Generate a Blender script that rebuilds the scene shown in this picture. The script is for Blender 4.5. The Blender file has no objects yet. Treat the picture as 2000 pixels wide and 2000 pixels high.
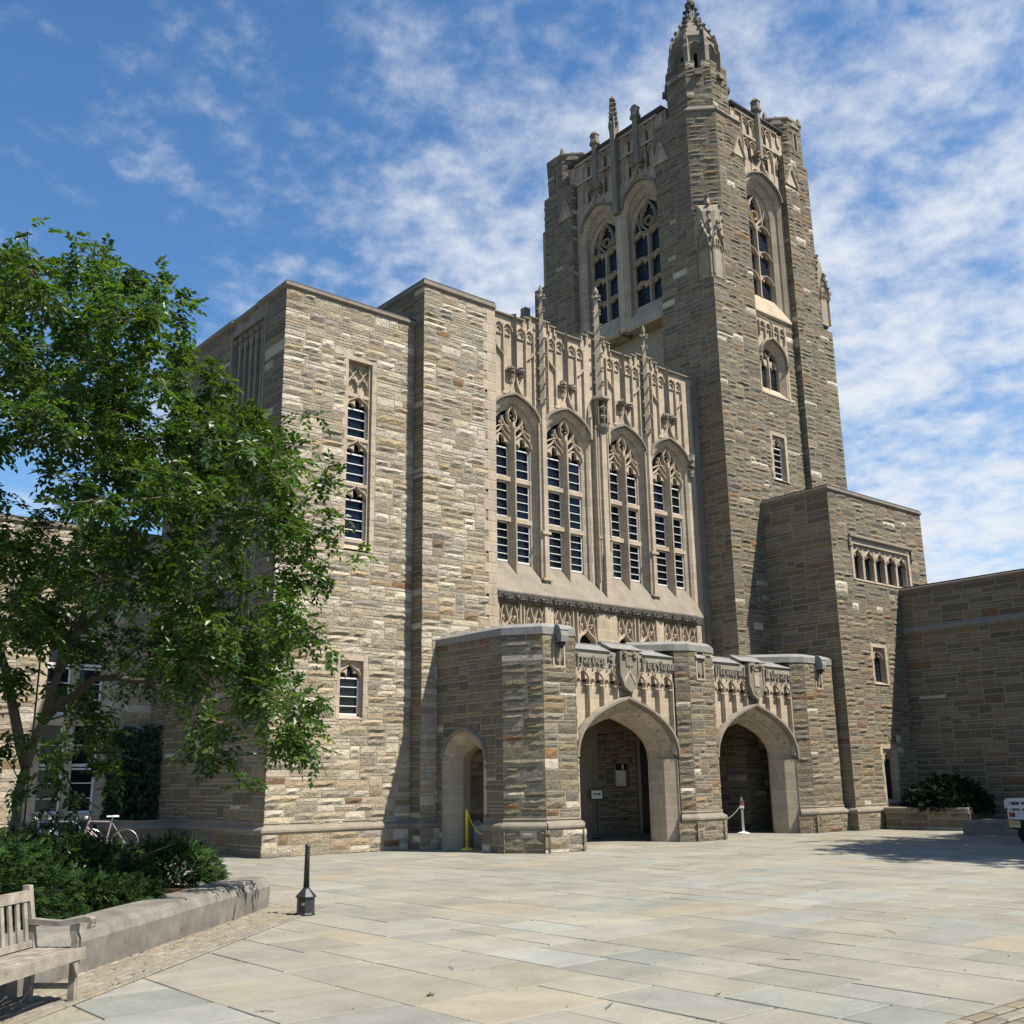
import bpy, math, random
from mathutils import Vector, Matrix
R = math.radians
sc = bpy.context.scene
col = sc.collection

# ------------------------------------------------------------------ camera
CAM_F, CAM_YAW, CAM_PITCH, CAM_ROLL = 2047.2, R(40.1835), R(14.4373), R(-0.8298)
cy, sy, cp, sp = math.cos(CAM_YAW), math.sin(CAM_YAW), math.cos(CAM_PITCH), math.sin(CAM_PITCH)
fw = Vector((sy*cp, cy*cp, sp)); rt = Vector((cy, -sy, 0)); up = rt.cross(fw)
cr, sr = math.cos(CAM_ROLL), math.sin(CAM_ROLL)
rx = rt*cr + up*sr; ux = up*cr - rt*sr
cam = bpy.data.cameras.new('camera'); co = bpy.data.objects.new('camera', cam); col.objects.link(co)
M = Matrix((( rx.x, ux.x, -fw.x, 0), (rx.y, ux.y, -fw.y, 0), (rx.z, ux.z, -fw.z, 1.65), (0, 0, 0, 1)))
co.matrix_world = M
cam.sensor_width = 36; cam.lens = CAM_F/2000*36; cam.clip_start = .05; cam.clip_end = 3000
sc.camera = co

# ------------------------------------------------------------------ light
SUN = Vector((0.2345, -0.5082, 0.8287)).normalized()
SUN_EL = math.asin(SUN.z); SUN_AZ = math.atan2(SUN.x, SUN.y)
w = bpy.data.worlds.new('World'); sc.world = w; w.use_nodes = True
nt = w.node_tree; nt.nodes.clear()
def nd(t, typ, **k):
    n = t.nodes.new(typ)
    for a, v in k.items(): setattr(n, a, v)
    return n
out = nd(nt, 'ShaderNodeOutputWorld'); bg = nd(nt, 'ShaderNodeBackground'); bg.inputs[1].default_value = .066
sky = nd(nt, 'ShaderNodeTexSky', sky_type='NISHITA', sun_disc=False, sun_elevation=SUN_EL, sun_rotation=SUN_AZ, altitude=0, air_density=1.0, dust_density=.25, ozone_density=2.6)
# clouds: thin broken sheet, laid out by direction on a dome
tc = nd(nt, 'ShaderNodeTexCoord'); sep = nd(nt, 'ShaderNodeSeparateXYZ'); nt.links.new(tc.outputs['Generated'], sep.inputs[0])
def mth(t, op, a, b=None, c=None):
    n = nd(t, 'ShaderNodeMath', operation=op)
    for i, v in enumerate((a, b, c)):
        if v is None: continue
        if isinstance(v, (int, float)): n.inputs[i].default_value = v
        else: t.links.new(v, n.inputs[i])
    return n.outputs[0]
zc = mth(nt, 'ADD', mth(nt, 'MAXIMUM', sep.outputs[2], 0), .22)
cmb = nd(nt, 'ShaderNodeCombineXYZ')
nt.links.new(mth(nt, 'DIVIDE', sep.outputs[0], zc), cmb.inputs[0]); nt.links.new(mth(nt, 'DIVIDE', sep.outputs[1], zc), cmb.inputs[1])
def noise(t, vec, scale, detail, rough, dist=0, loc=(0, 0, 0), sca=(1, 1, 1), rot=(0, 0, 0)):
    mp = nd(t, 'ShaderNodeMapping'); mp.inputs['Location'].default_value = loc; mp.inputs['Scale'].default_value = sca; mp.inputs['Rotation'].default_value = rot
    t.links.new(vec, mp.inputs[0])
    n = nd(t, 'ShaderNodeTexNoise'); t.links.new(mp.outputs[0], n.inputs['Vector'])
    n.inputs['Scale'].default_value = scale; n.inputs['Detail'].default_value = detail; n.inputs['Roughness'].default_value = rough; n.inputs['Distortion'].default_value = dist
    return n.outputs['Fac']
cl1 = noise(nt, cmb.outputs[0], 2.0, 7, .5, .0, (2.7, 1.1, 0), (1, 1, 1), (0, 0, R(35)))
cl2 = noise(nt, cmb.outputs[0], 8.0, 9, .6, .0, (3.1, 2.2, 0), (1.05, .95, 1), (0, 0, R(-20)))
cl3 = noise(nt, cmb.outputs[0], 24.0, 6, .55, .0, (1.1, 5.2, 0), (1, 1, 1), (0, 0, R(10)))
# more cloud towards the right of the building, clearer blue high on the left
dot = mth(nt, 'ADD', mth(nt, 'ADD', mth(nt, 'MULTIPLY', sep.outputs[0], .86), mth(nt, 'MULTIPLY', sep.outputs[1], .42)), mth(nt, 'MULTIPLY', sep.outputs[2], .12))
cov = mth(nt, 'MULTIPLY', mth(nt, 'SUBTRACT', dot, .765), .46)
raw = mth(nt, 'ADD', mth(nt, 'ADD', mth(nt, 'MULTIPLY', cl3, .22), mth(nt, 'ADD', mth(nt, 'MULTIPLY', cl1, .46), mth(nt, 'MULTIPLY', cl2, .44))), cov)
mr = nd(nt, 'ShaderNodeMapRange', interpolation_type='SMOOTHSTEP'); nt.links.new(raw, mr.inputs[0])
mr.inputs[1].default_value = .475; mr.inputs[2].default_value = .76; mr.inputs[3].default_value = 0; mr.inputs[4].default_value = .93
mix = nd(nt, 'ShaderNodeMix', data_type='RGBA'); nt.links.new(mr.outputs[0], mix.inputs[0])
gam = nd(nt, 'ShaderNodeHueSaturation'); gam.inputs['Saturation'].default_value = 1.2; gam.inputs['Value'].default_value = 1.45; nt.links.new(sky.outputs[0], gam.inputs['Color'])
nt.links.new(gam.outputs[0], mix.inputs[6]); mix.inputs[7].default_value = (7.0, 7.4, 7.9, 1)
nt.links.new(mix.outputs[2], bg.inputs[0]); nt.links.new(bg.outputs[0], out.inputs[0])
sl = bpy.data.lights.new('sun', 'SUN'); sl.energy = 5.0; sl.angle = R(.53); sl.color = (1, .93, .82)
so = bpy.data.objects.new('sun', sl); col.objects.link(so); so.rotation_euler = (-SUN).to_track_quat('-Z', 'Y').to_euler(); so.location = SUN*60
vs = sc.view_settings; vs.view_transform = 'Standard'; vs.look = 'None'; vs.gamma = 1; vs.exposure = 0.85; vs.use_curve_mapping = False
sc.cycles.max_bounces = 6; sc.cycles.transparent_max_bounces = 4

# ------------------------------------------------------------------ materials
def newmat(name, rough=.8, spec=.3):
    m = bpy.data.materials.new(name); m.use_nodes = True; t = m.node_tree
    b = t.nodes['Principled BSDF']; b.inputs['Roughness'].default_value = rough; b.inputs['Specular IOR Level'].default_value = spec
    return m, t, b
def attr_mat(name, rough=.85, n1=(9, .55), n2=(60, .35), bump=.5, bscale=40, spec=.2, bdist=.02, stain=.0, tan=None):
    """per-face colour attribute broken up by two noises, with a rough bump"""
    m, t, b = newmat(name, rough, spec)
    a = nd(t, 'ShaderNodeAttribute', attribute_name='Col'); tcx = nd(t, 'ShaderNodeTexCoord'); o = tcx.outputs['Object']
    f1 = noise(t, o, n1[0], 6, .6); f2 = noise(t, o, n2[0], 5, .65, 0, (5, 3, 1))
    k = mth(t, 'ADD', mth(t, 'MULTIPLY', mth(t, 'SUBTRACT', f1, .5), n1[1]*2), mth(t, 'MULTIPLY', mth(t, 'SUBTRACT', f2, .5), n2[1]*2))
    k = mth(t, 'ADD', k, 1.0)
    if stain:
        f3 = noise(t, o, .55, 7, .7, .6, (2, 8, 4), (1, 1, .35))
        k = mth(t, 'MULTIPLY', k, mth(t, 'ADD', 1+stain*.25, mth(t, 'MULTIPLY', mth(t, 'SUBTRACT', f3, .5), stain)))
    colr = a.outputs['Color']
    if tan:
        f4 = noise(t, o, .9, 5, .6, 1.2, (7, 2, 0)); q = nd(t, 'ShaderNodeMapRange', interpolation_type='SMOOTHSTEP'); t.links.new(f4, q.inputs[0]); q.inputs[1].default_value = .50; q.inputs[2].default_value = .68; q.inputs[4].default_value = .28
        mxx = nd(t, 'ShaderNodeMix', data_type='RGBA'); t.links.new(q.outputs[0], mxx.inputs[0]); t.links.new(colr, mxx.inputs[6]); mxx.inputs[7].default_value = (*tan, 1); colr = mxx.outputs[2]
    vm = nd(t, 'ShaderNodeVectorMath', operation='SCALE'); t.links.new(colr, vm.inputs[0]); t.links.new(mth(t, 'MAXIMUM', k, .15), vm.inputs['Scale'])
    t.links.new(vm.outputs[0], b.inputs['Base Color'])
    if bump:
        bp = nd(t, 'ShaderNodeBump'); bp.inputs['Strength'].default_value = bump; bp.inputs['Distance'].default_value = bdist
        t.links.new(noise(t, o, bscale, 8, .65, .3), bp.inputs['Height']); t.links.new(bp.outputs[0], b.inputs['Normal'])
    return m
def flat_mat(name, c, rough=.6, var=.15, scale=14, bump=.1, spec=.3, metal=0, bscale=60, bdist=.004):
    m, t, b = newmat(name, rough, spec); b.inputs['Metallic'].default_value = metal
    tcx = nd(t, 'ShaderNodeTexCoord'); o = tcx.outputs['Object']
    f = noise(t, o, scale, 7, .65, .2)
    rp = nd(t, 'ShaderNodeMapRange'); t.links.new(f, rp.inputs[0]); rp.inputs[1].default_value = .3; rp.inputs[2].default_value = .7; rp.inputs[3].default_value = 1-var; rp.inputs[4].default_value = 1+var
    vm = nd(t, 'ShaderNodeVectorMath', operation='SCALE'); vm.inputs[0].default_value = c; t.links.new(rp.outputs[0], vm.inputs['Scale'])
    t.links.new(vm.outputs[0], b.inputs['Base Color'])
    if bump:
        bp = nd(t, 'ShaderNodeBump'); bp.inputs['Strength'].default_value = bump; bp.inputs['Distance'].default_value = bdist
        t.links.new(noise(t, o, bscale, 6, .6), bp.inputs['Height']); t.links.new(bp.outputs[0], b.inputs['Normal'])
    return m
def limestone_mat(name, c, joint=.55, stain=.5, jw=.012):
    """dressed limestone: ashlar joints and weather stains"""
    m, t, b = newmat(name, .85, .2)
    tcx = nd(t, 'ShaderNodeTexCoord'); o = tcx.outputs['Object']
    sp_ = nd(t, 'ShaderNodeSeparateXYZ'); t.links.new(o, sp_.inputs[0])
    cm = nd(t, 'ShaderNodeCombineXYZ'); t.links.new(mth(t, 'ADD', sp_.outputs[0], mth(t, 'MULTIPLY', sp_.outputs[1], .93)), cm.inputs[0]); t.links.new(sp_.outputs[2], cm.inputs[1])
    br = nd(t, 'ShaderNodeTexBrick'); t.links.new(cm.outputs[0], br.inputs['Vector']); br.inputs['Scale'].default_value = 1
    br.inputs['Brick Width'].default_value = .62; br.inputs['Row Height'].default_value = .31; br.inputs['Mortar Size'].default_value = jw/2; br.inputs['Mortar Smooth'].default_value = .3
    br.inputs['Color1'].default_value = (.90, .9, .9, 1); br.inputs['Color2'].default_value = (1.07, 1.05, 1.03, 1); br.inputs['Mortar'].default_value = (joint+.55, joint+.54, joint+.52, 1)
    f = noise(t, o, 2.2, 8, .7, .4, (3, 1, 7), (1, 1, .3)); g = noise(t, o, 26, 6, .6)
    k = mth(t, 'ADD', mth(t, 'ADD', mth(t, 'MULTIPLY', mth(t, 'SUBTRACT', f, .5), stain), mth(t, 'MULTIPLY', mth(t, 'SUBTRACT', g, .5), .3)), 1.0)
    v1 = nd(t, 'ShaderNodeVectorMath', operation='MULTIPLY'); v1.inputs[0].default_value = c; t.links.new(br.outputs['Color'], v1.inputs[1])
    vm = nd(t, 'ShaderNodeVectorMath', operation='SCALE'); t.links.new(v1.outputs[0], vm.inputs[0]); t.links.new(k, vm.inputs['Scale'])
    t.links.new(vm.outputs[0], b.inputs['Base Color'])
    bp = nd(t, 'ShaderNodeBump'); bp.inputs['Strength'].default_value = .25; bp.inputs['Distance'].default_value = .006
    t.links.new(noise(t, o, 45, 6, .65), bp.inputs['Height']); t.links.new(bp.outputs[0], b.inputs['Normal'])
    return m
MT = {}
MT['stone'] = attr_mat('rock_faced_stone', .9, (5, .30), (24, .60), 1.0, 13, .12, .055, .4)
MT['mortar'] = flat_mat('mortar', (.285, .255, .195), .95, .15, 6, .3, .1)
MT['lime'] = limestone_mat('limestone', (.345, .285, .21), .78, 1.05, .018)
MT['limeold'] = limestone_mat('weathered_limestone', (.20, .175, .138), .6, 1.0)
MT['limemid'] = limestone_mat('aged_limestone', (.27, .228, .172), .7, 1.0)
MT['frieze'] = limestone_mat('grimy_limestone', (.245, .222, .18), .55, .6)
MT['letter'] = flat_mat('shadow_toned_raised_lettering', (.185, .167, .137), .9, .3, 9, .2, .1)  # letters coloured darker than the frieze, standing in for shadow of the relief
MT['seam'] = flat_mat('sett_joint', (.205, .178, .13), .95, .3, 20, .3, .1)
MT['coping'] = flat_mat('grey_coping', (.20, .195, .18), .75, .2, 5, .2)
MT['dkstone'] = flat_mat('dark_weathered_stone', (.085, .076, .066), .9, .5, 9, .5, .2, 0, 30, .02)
MT['iron'] = flat_mat('black_iron', (.022, .022, .025), .42, .25, 20, .15, .5)
MT['roofedge'] = flat_mat('dark_roof_metal', (.05, .048, .05), .5, .2, 8, 0)
MT['white'] = flat_mat('white_paint', (.60, .60, .58), .45, .06, 10, 0)
MT['yellow'] = flat_mat('yellow_plastic', (.80, .62, .02), .4, .06, 8, 0, .4)
MT['wood'] = None
def glass_mat(name, c, rough=.06, wav=.35):
    m, t, b = newmat(name, rough, .22)
    tcx = nd(t, 'ShaderNodeTexCoord'); o = tcx.outputs['Object']
    f = noise(t, o, 2.3, 3, .5)
    vm = nd(t, 'ShaderNodeVectorMath', operation='SCALE'); vm.inputs[0].default_value = c; t.links.new(mth(t, 'MULTIPLY', f, 2.0), vm.inputs['Scale'])
    t.links.new(vm.outputs[0], b.inputs['Base Color'])
    bp = nd(t, 'ShaderNodeBump'); bp.inputs['Strength'].default_value = wav; bp.inputs['Distance'].default_value = .02
    t.links.new(noise(t, o, 1.9, 2, .5), bp.inputs['Height']); t.links.new(bp.outputs[0], b.inputs['Normal'])
    return m
MT['glass'] = glass_mat('dark_glass', (.006, .008, .014))
MT['leaded'] = glass_mat('leaded_glass', (.016, .022, .036), .12, .6)
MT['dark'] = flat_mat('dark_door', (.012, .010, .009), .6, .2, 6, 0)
def leaf_mat(name, trans=.35, spec=.4, rough=.42):
    m = bpy.data.materials.new(name); m.use_nodes = True; t = m.node_tree; t.nodes.remove(t.nodes['Principled BSDF'])
    a = nd(t, 'ShaderNodeAttribute', attribute_name='Col')
    d = nd(t, 'ShaderNodeBsdfPrincipled'); d.inputs['Roughness'].default_value = rough; d.inputs['Specular IOR Level'].default_value = spec
    tr = nd(t, 'ShaderNodeBsdfTranslucent'); mx = nd(t, 'ShaderNodeMixShader'); mx.inputs[0].default_value = trans
    t.links.new(a.outputs['Color'], d.inputs['Base Color'])
    vm = nd(t, 'ShaderNodeVectorMath', operation='MULTIPLY'); t.links.new(a.outputs['Color'], vm.inputs[0]); vm.inputs[1].default_value = (1.9, 1.7, .6); t.links.new(vm.outputs[0], tr.inputs['Color'])
    t.links.new(d.outputs[0], mx.inputs[1]); t.links.new(tr.outputs[0], mx.inputs[2]); t.links.new(mx.outputs[0], t.nodes['Material Output'].inputs[0])
    return m
MT['leaf'] = leaf_mat('leaves', .46, .45, .38); MT['needle'] = leaf_mat('needles', .12, .15, .6)
MT['bark'] = attr_mat('bark', .9, (8, .3), (50, .4), .7, 30)
MT['slab'] = attr_mat('flagstone', .78, (1.6, .34), (18, .22), .3, 30, .25, .004, .7, (.245, .205, .145))
MT['joint'] = flat_mat('paving_joint', (.075, .065, .045), .95, .5, 3, .4, .1)
MT['sett'] = attr_mat('granite_sett', .85, (9, .2), (70, .3), .5, 60, .2, .006)
MT['soil'] = flat_mat('bark_mulch', (.055, .035, .022), .95, .6, 18, 1.0, .1, 0, 40, .03)
MT['granite'] = flat_mat('granite', (.165, .15, .128), .85, .34, 3.2, .5, .2, 0, 90, .004)

# ------------------------------------------------------------------ mesh builder
class MB:
    def __init__(s): s.v = []; s.f = []; s.m = []; s.c = []; s.mats = []
    def mat(s, m):
        if m not in s.mats: s.mats.append(m)
        return s.mats.index(m)
    def face(s, pts, m, c=(1, 1, 1)):
        i = len(s.v); s.v.extend([tuple(p) for p in pts]); s.f.append(tuple(range(i, i+len(pts)))); s.m.append(s.mat(m)); s.c.append(c)
    def box(s, lo, hi, m, c=(1, 1, 1), X=None):
        x0, y0, z0 = lo; x1, y1, z1 = hi
        p = [Vector(q) for q in ((x0,y0,z0),(x1,y0,z0),(x1,y1,z0),(x0,y1,z0),(x0,y0,z1),(x1,y0,z1),(x1,y1,z1),(x0,y1,z1))]
        if X is not None: p = [X @ q for q in p]
        i = len(s.v); s.v.extend([tuple(q) for q in p])
        for q in ((0,3,2,1),(4,5,6,7),(0,1,5,4),(1,2,6,5),(2,3,7,6),(3,0,4,7)):
            s.f.append(tuple(i+k for k in q)); s.m.append(s.mat(m)); s.c.append(c)
    def hull(s, rings, m, c=(1, 1, 1), cap=True, closed=True):
        """rings: lists of points with equal count, lofted"""
        i = len(s.v); n = len(rings[0])
        for r_ in rings: s.v.extend([tuple(p) for p in r_])
        k = s.mat(m)
        for a in range(len(rings)-1):
            for b in range(n if closed else n-1):
                b2 = (b+1) % n
                s.f.append((i+a*n+b, i+a*n+b2, i+(a+1)*n+b2, i+(a+1)*n+b)); s.m.append(k); s.c.append(c)
        if cap and closed:
            s.f.append(tuple(i+b for b in reversed(range(n)))); s.m.append(k); s.c.append(c)
            j = i+(len(rings)-1)*n
            s.f.append(tuple(j+b for b in range(n))); s.m.append(k); s.c.append(c)
    def tube(s, pts, rad, m, n=8, c=(1, 1, 1)):
        rings = []; pts = [Vector(p) for p in pts]
        if not isinstance(rad, (list, tuple)): rad = [rad]*len(pts)
        prev = None
        for i, p in enumerate(pts):
            t = (pts[min(i+1, len(pts)-1)]-pts[max(i-1, 0)]).normalized()
            if prev is None: a = t.cross(Vector((0, 0, 1)) if abs(t.z) < .9 else Vector((1, 0, 0))).normalized()
            else: a = (prev - t*prev.dot(t)).normalized()
            prev = a; b = t.cross(a)
            rings.append([p + a*math.cos(2*math.pi*k/n)*rad[i] + b*math.sin(2*math.pi*k/n)*rad[i] for k in range(n)])
        s.hull(rings, m, c)
    def lathe(s, o, prof, m, n=12, c=(1, 1, 1), ph=0, X=None):
        rings = []
        for r_, z in prof:
            q = [Vector((r_*math.cos(ph+2*math.pi*k/n), r_*math.sin(ph+2*math.pi*k/n), z)) for k in range(n)]
            rings.append([(X @ p if X is not None else p) + Vector(o) for p in q])
        s.hull(rings, m, c)
    def blob(s, o, r_, m, rnd, c=(1, 1, 1), sq=(1, 1, 1), jit=.25):
        n = 6; rings = []
        for a in range(1, 4):
            th = math.pi*a/4
            rings.append([Vector(o)+Vector((sq[0]*r_*math.sin(th)*math.cos(2*math.pi*k/n+a*.5), sq[1]*r_*math.sin(th)*math.sin(2*math.pi*k/n+a*.5), -sq[2]*r_*math.cos(th)))*(1+rnd.uniform(-jit, jit)) if False else
                          Vector(o)+Vector((sq[0]*r_*math.sin(th)*math.cos(2*math.pi*k/n+a*.5), sq[1]*r_*math.sin(th)*math.sin(2*math.pi*k/n+a*.5), -sq[2]*r_*math.cos(th)))*rnd.uniform(1-jit, 1+jit) for k in range(n)])
        s.hull(rings, m, c)
    def build(s, name, parent=None, smooth=False, origin=None):
        me = bpy.data.meshes.new(name); v = s.v
        if origin is not None: v = [(p[0]-origin[0], p[1]-origin[1], p[2]-origin[2]) for p in v]
        me.from_pydata(v, [], s.f)
        for m in s.mats: me.materials.append(MT[m] if isinstance(m, str) else m)
        me.polygons.foreach_set('material_index', s.m)
        ca = me.attributes.new('Col', 'FLOAT_COLOR', 'FACE'); buf = []
        for c in s.c: buf.extend((c[0], c[1], c[2], 1.0))
        ca.data.foreach_set('color', buf)
        if smooth: me.polygons.foreach_set('use_smooth', [True]*len(s.f))
        me.update()
        ob = bpy.data.objects.new(name, me); col.objects.link(ob)
        if origin is not None: ob.location = origin
        if parent is not None:
            ob.parent = parent
            if parent.name in WM: ob.matrix_parent_inverse = WM[parent.name].inverted()
        return ob
WM = {}
def tag(o, label=None, cat=None, group=None, kind=None):
    if label: o['label'] = label
    if cat: o['category'] = cat
    if group: o['group'] = group
    if kind: o['kind'] = kind
    return o
def empty(name, loc=(0, 0, 0), rz=0):
    o = bpy.data.objects.new(name, None); col.objects.link(o); o.location = loc; o.rotation_euler = (0, 0, rz); o.empty_display_size = .2
    WM[o.name] = Matrix.Translation(loc) @ Matrix.Rotation(rz, 4, 'Z')
    return o

class Parts:
    """collects the separate frames or panes of one window, each a mesh of its own"""
    def __init__(s): s.q = []
    def new(s): s.q.append(MB()); return s.q[-1]
    def face(s, *a): s.new().face(*a)
class Face:
    """wall frame: s along the wall, z up, d outwards"""
    def __init__(s, x, y, sd, n): s.p = Vector((x, y, 0)); s.sd = Vector((sd[0], sd[1], 0)).normalized(); s.n = Vector((n[0], n[1], 0)).normalized()
    def __call__(s, a, z, d=0): return s.p + s.sd*a + s.n*d + Vector((0, 0, z))
def front(x, y): return Face(x, y, (1, 0), (0, -1))
def side(x, y): return Face(x, y, (0, 1), (-1, 0))
def fbox(mb, F, s0, s1, z0, z1, d0, d1, m, c=(1, 1, 1)):
    p = [F(s0,z0,d0), F(s1,z0,d0), F(s1,z0,d1), F(s0,z0,d1)]; q = [F(s0,z1,d0), F(s1,z1,d0), F(s1,z1,d1), F(s0,z1,d1)]
    mb.hull([p, q], m, c)
def fprism(mb, F, s0, s1, prof, m, c=(1, 1, 1), e0=0, e1=0):
    """prof: list of (d,z) swept along s; e0/e1 mitre the ends by d"""
    a = [F(s0-d*e0, z, d) for d, z in prof]; b = [F(s1+d*e1, z, d) for d, z in prof]
    mb.hull([a, b], m, c)

# ------------------------------------------------------------------ ashlar
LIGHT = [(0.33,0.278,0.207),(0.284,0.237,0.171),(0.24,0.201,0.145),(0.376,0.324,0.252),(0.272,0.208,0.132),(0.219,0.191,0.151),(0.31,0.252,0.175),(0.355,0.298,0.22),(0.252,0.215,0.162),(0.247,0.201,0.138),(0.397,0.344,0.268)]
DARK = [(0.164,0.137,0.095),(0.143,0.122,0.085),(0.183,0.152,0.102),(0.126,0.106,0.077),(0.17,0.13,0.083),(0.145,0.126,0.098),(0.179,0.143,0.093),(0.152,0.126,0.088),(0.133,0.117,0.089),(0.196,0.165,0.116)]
RARE = [(0.179,0.109,0.058),(0.192,0.135,0.082),(0.155,0.103,0.065)]
WHITE = [(0.416,0.368,0.286),(0.372,0.327,0.249)]
def stone_wall(mb, F, s0, s1, z0, z1, hole=None, pal=DARK, seed=1, prare=.035, pwhite=.05, us=.100, uz=.084, proud=.028, gap=.016, ext=(0, 0), big=1.0):
    rnd = random.Random(seed); us *= big; uz *= big
    nc = max(1, round((s1-s0)/us)); nr = max(1, round((z1-z0)/uz)); ds = (s1-s0)/nc; dz = (z1-z0)/nr
    free = [[not (hole and hole(s0+(i+.5)*ds, z0+(j+.5)*dz)) for i in range(nc)] for j in range(nr)]
    # mortar backing
    for j in range(nr):
        i = 0
        while i < nc:
            if free[j][i]:
                k = i
                while k < nc and free[j][k]: k += 1
                mb.face([F(s0+i*ds, z0+j*dz, .009), F(s0+k*ds, z0+j*dz, .009), F(s0+k*ds, z0+(j+1)*dz, .009), F(s0+i*ds, z0+(j+1)*dz, .009)], 'mortar'); i = k
            else: i += 1
    occ = [[not f for f in r_] for r_ in free]
    for j in range(nr):
        i = 0
        while i < nc:
            if occ[j][i]: i += 1; continue
            k = i
            while k < nc and not occ[j][k]: k += 1
            run = k-i
            L = rnd.choice((3, 4, 5, 5, 6, 6, 7, 8, 9)); H = rnd.choices((1, 2, 3), (.30, .50, .20))[0]
            if H == 1: L = max(L, 4)
            if H == 3: L = min(max(L, 4), 8)
            if run-L < 3: L = run if run <= 10 else run//2
            while H > 1 and (j+H > nr or any(occ[j+h][i+q] for h in range(H) for q in range(L))): H -= 1
            if j+H == nr-1: H = H if any(occ[nr-1][i+q] for q in range(L)) else H+1
            for h in range(H):
                for q in range(L): occ[j+h][i+q] = True
            a = s0+i*ds+gap; b = s0+(i+L)*ds-gap; lo = z0+j*dz+gap; hi = z0+(j+H)*dz-gap
            if i == 0: a -= gap+ext[0]
            if i+L == nc: b += gap+ext[1]
            u = rnd.random(); base = rnd.choice(RARE) if u < prare else rnd.choice(WHITE) if u < prare+pwhite else rnd.choice(pal)
            v = rnd.uniform(.85, 1.13); cc = (base[0]*v, base[1]*v*rnd.uniform(.98, 1.02), base[2]*v*rnd.uniform(.95, 1.05))
            nx = 3 if L < 5 else 4 if L < 8 else 5; ny = 1 if H == 1 else 2
            pr = (proud+.006)*rnd.uniform(.5, 1.7); idx = len(mb.v); kk = mb.mat('stone')
            for y in range(ny+1):
                for x in range(nx+1):
                    edge = x in (0, nx) or y in (0, ny)
                    d = (.016+rnd.uniform(-.002, .005)) if edge else pr+rnd.uniform(-.011, .012)
                    jx = 0 if x in (0, nx) else rnd.uniform(-.25, .25)/nx; jy = 0 if y in (0, ny) else rnd.uniform(-.3, .3)/ny
                    mb.v.append(tuple(F(a+(b-a)*(x/nx+jx), lo+(hi-lo)*(y/ny+jy), max(.013, d))))
            w_ = nx+1
            for y in range(ny):
                for x in range(nx):
                    mb.f.append((idx+y*w_+x, idx+y*w_+x+1, idx+(y+1)*w_+x+1, idx+(y+1)*w_+x)); mb.m.append(kk); mb.c.append(cc)
            bi = len(mb.v); mb.v.extend([tuple(F(a, lo, -.004)), tuple(F(b, lo, -.004)), tuple(F(b, hi, -.004)), tuple(F(a, hi, -.004))])
            top = idx+ny*w_
            for q in ([bi, bi+1]+[idx+x for x in range(nx, -1, -1)], [bi+2, bi+3]+[top+x for x in range(nx+1)], [bi+3, bi]+[idx+y*w_ for y in range(ny+1)], [bi+1, bi+2]+[idx+y*w_+nx for y in range(ny, -1, -1)]):
                mb.f.append(tuple(q)); mb.m.append(kk); mb.c.append(cc)
            i += L
def holes(*rects):
    return lambda s, z: any(a < s < b and c < z < d for a, b, c, d in rects)

# ------------------------------------------------------------------ gothic helpers
def bez(p0, p1, p2, p3, n):
    o = []
    for i in range(n+1):
        t = i/n; a = (1-t)**3; b = 3*t*(1-t)**2; c = 3*t*t*(1-t); d = t**3
        o.append((a*p0[0]+b*p1[0]+c*p2[0]+d*p3[0], a*p0[1]+b*p1[1]+c*p2[1]+d*p3[1]))
    return o
def parch(c, hw, zs, za, n=10, k1=.62, k2=.5, k3=.82):
    h = za-zs
    l = bez((c-hw, zs), (c-hw, zs+h*k1), (c-hw*k2, zs+h*k3), (c, za), n)
    return l + [(2*c-x, z) for x, z in reversed(l[:-1])]
def ogee(c, hw, zs, za, n=8):
    h = za-zs
    l = bez((c-hw, zs), (c-hw*.98, zs+h*.62), (c-hw*.22, zs+h*.42), (c, za), n)
    return l + [(2*c-x, z) for x, z in reversed(l[:-1])]
def trefoil(c, hw, zs, za):
    """cusped opening outline, left to right"""
    h = za-zs; P = []
    for t in range(6): a = math.pi*(1-t/5*.92); P.append((c-hw*.62+hw*.38*math.cos(a), zs+h*.05+h*.40*math.sin(a)))
    for t in range(7): a = math.pi*(.92-t/6*.84); P.append((c+hw*.42*math.cos(a), zs+h*.50+h*.5*math.sin(a)))
    for t in range(6): a = math.pi*(.92-t/5*.92); P.append((c+hw*.62+hw*.38*math.cos(a), zs+h*.05+h*.40*math.sin(a)))
    P[0] = (c-hw, zs); P[-1] = (c+hw, zs)
    return P
def bar(mb, F, pts, w0, d0, d1, m, front_w=.45, c=(1, 1, 1)):
    """moulded stone bar along a 2-D polyline in the wall plane"""
    n = len(pts); rings = []
    for i, (x, z) in enumerate(pts):
        a = pts[max(i-1, 0)]; b = pts[min(i+1, n-1)]; tx, tz = b[0]-a[0], b[1]-a[1]; L = math.hypot(tx, tz) or 1; nx, nz = -tz/L, tx/L
        h = w0/2; g = h*front_w; dm = d0+(d1-d0)*.5
        rings.append([F(x-nx*h, z-nz*h, d0), F(x-nx*h, z-nz*h, dm), F(x-nx*g, z-nz*g, d1), F(x+nx*g, z+nz*g, d1), F(x+nx*h, z+nz*h, dm), F(x+nx*h, z+nz*h, d0)])
    mb.hull(rings, m, c)
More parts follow.
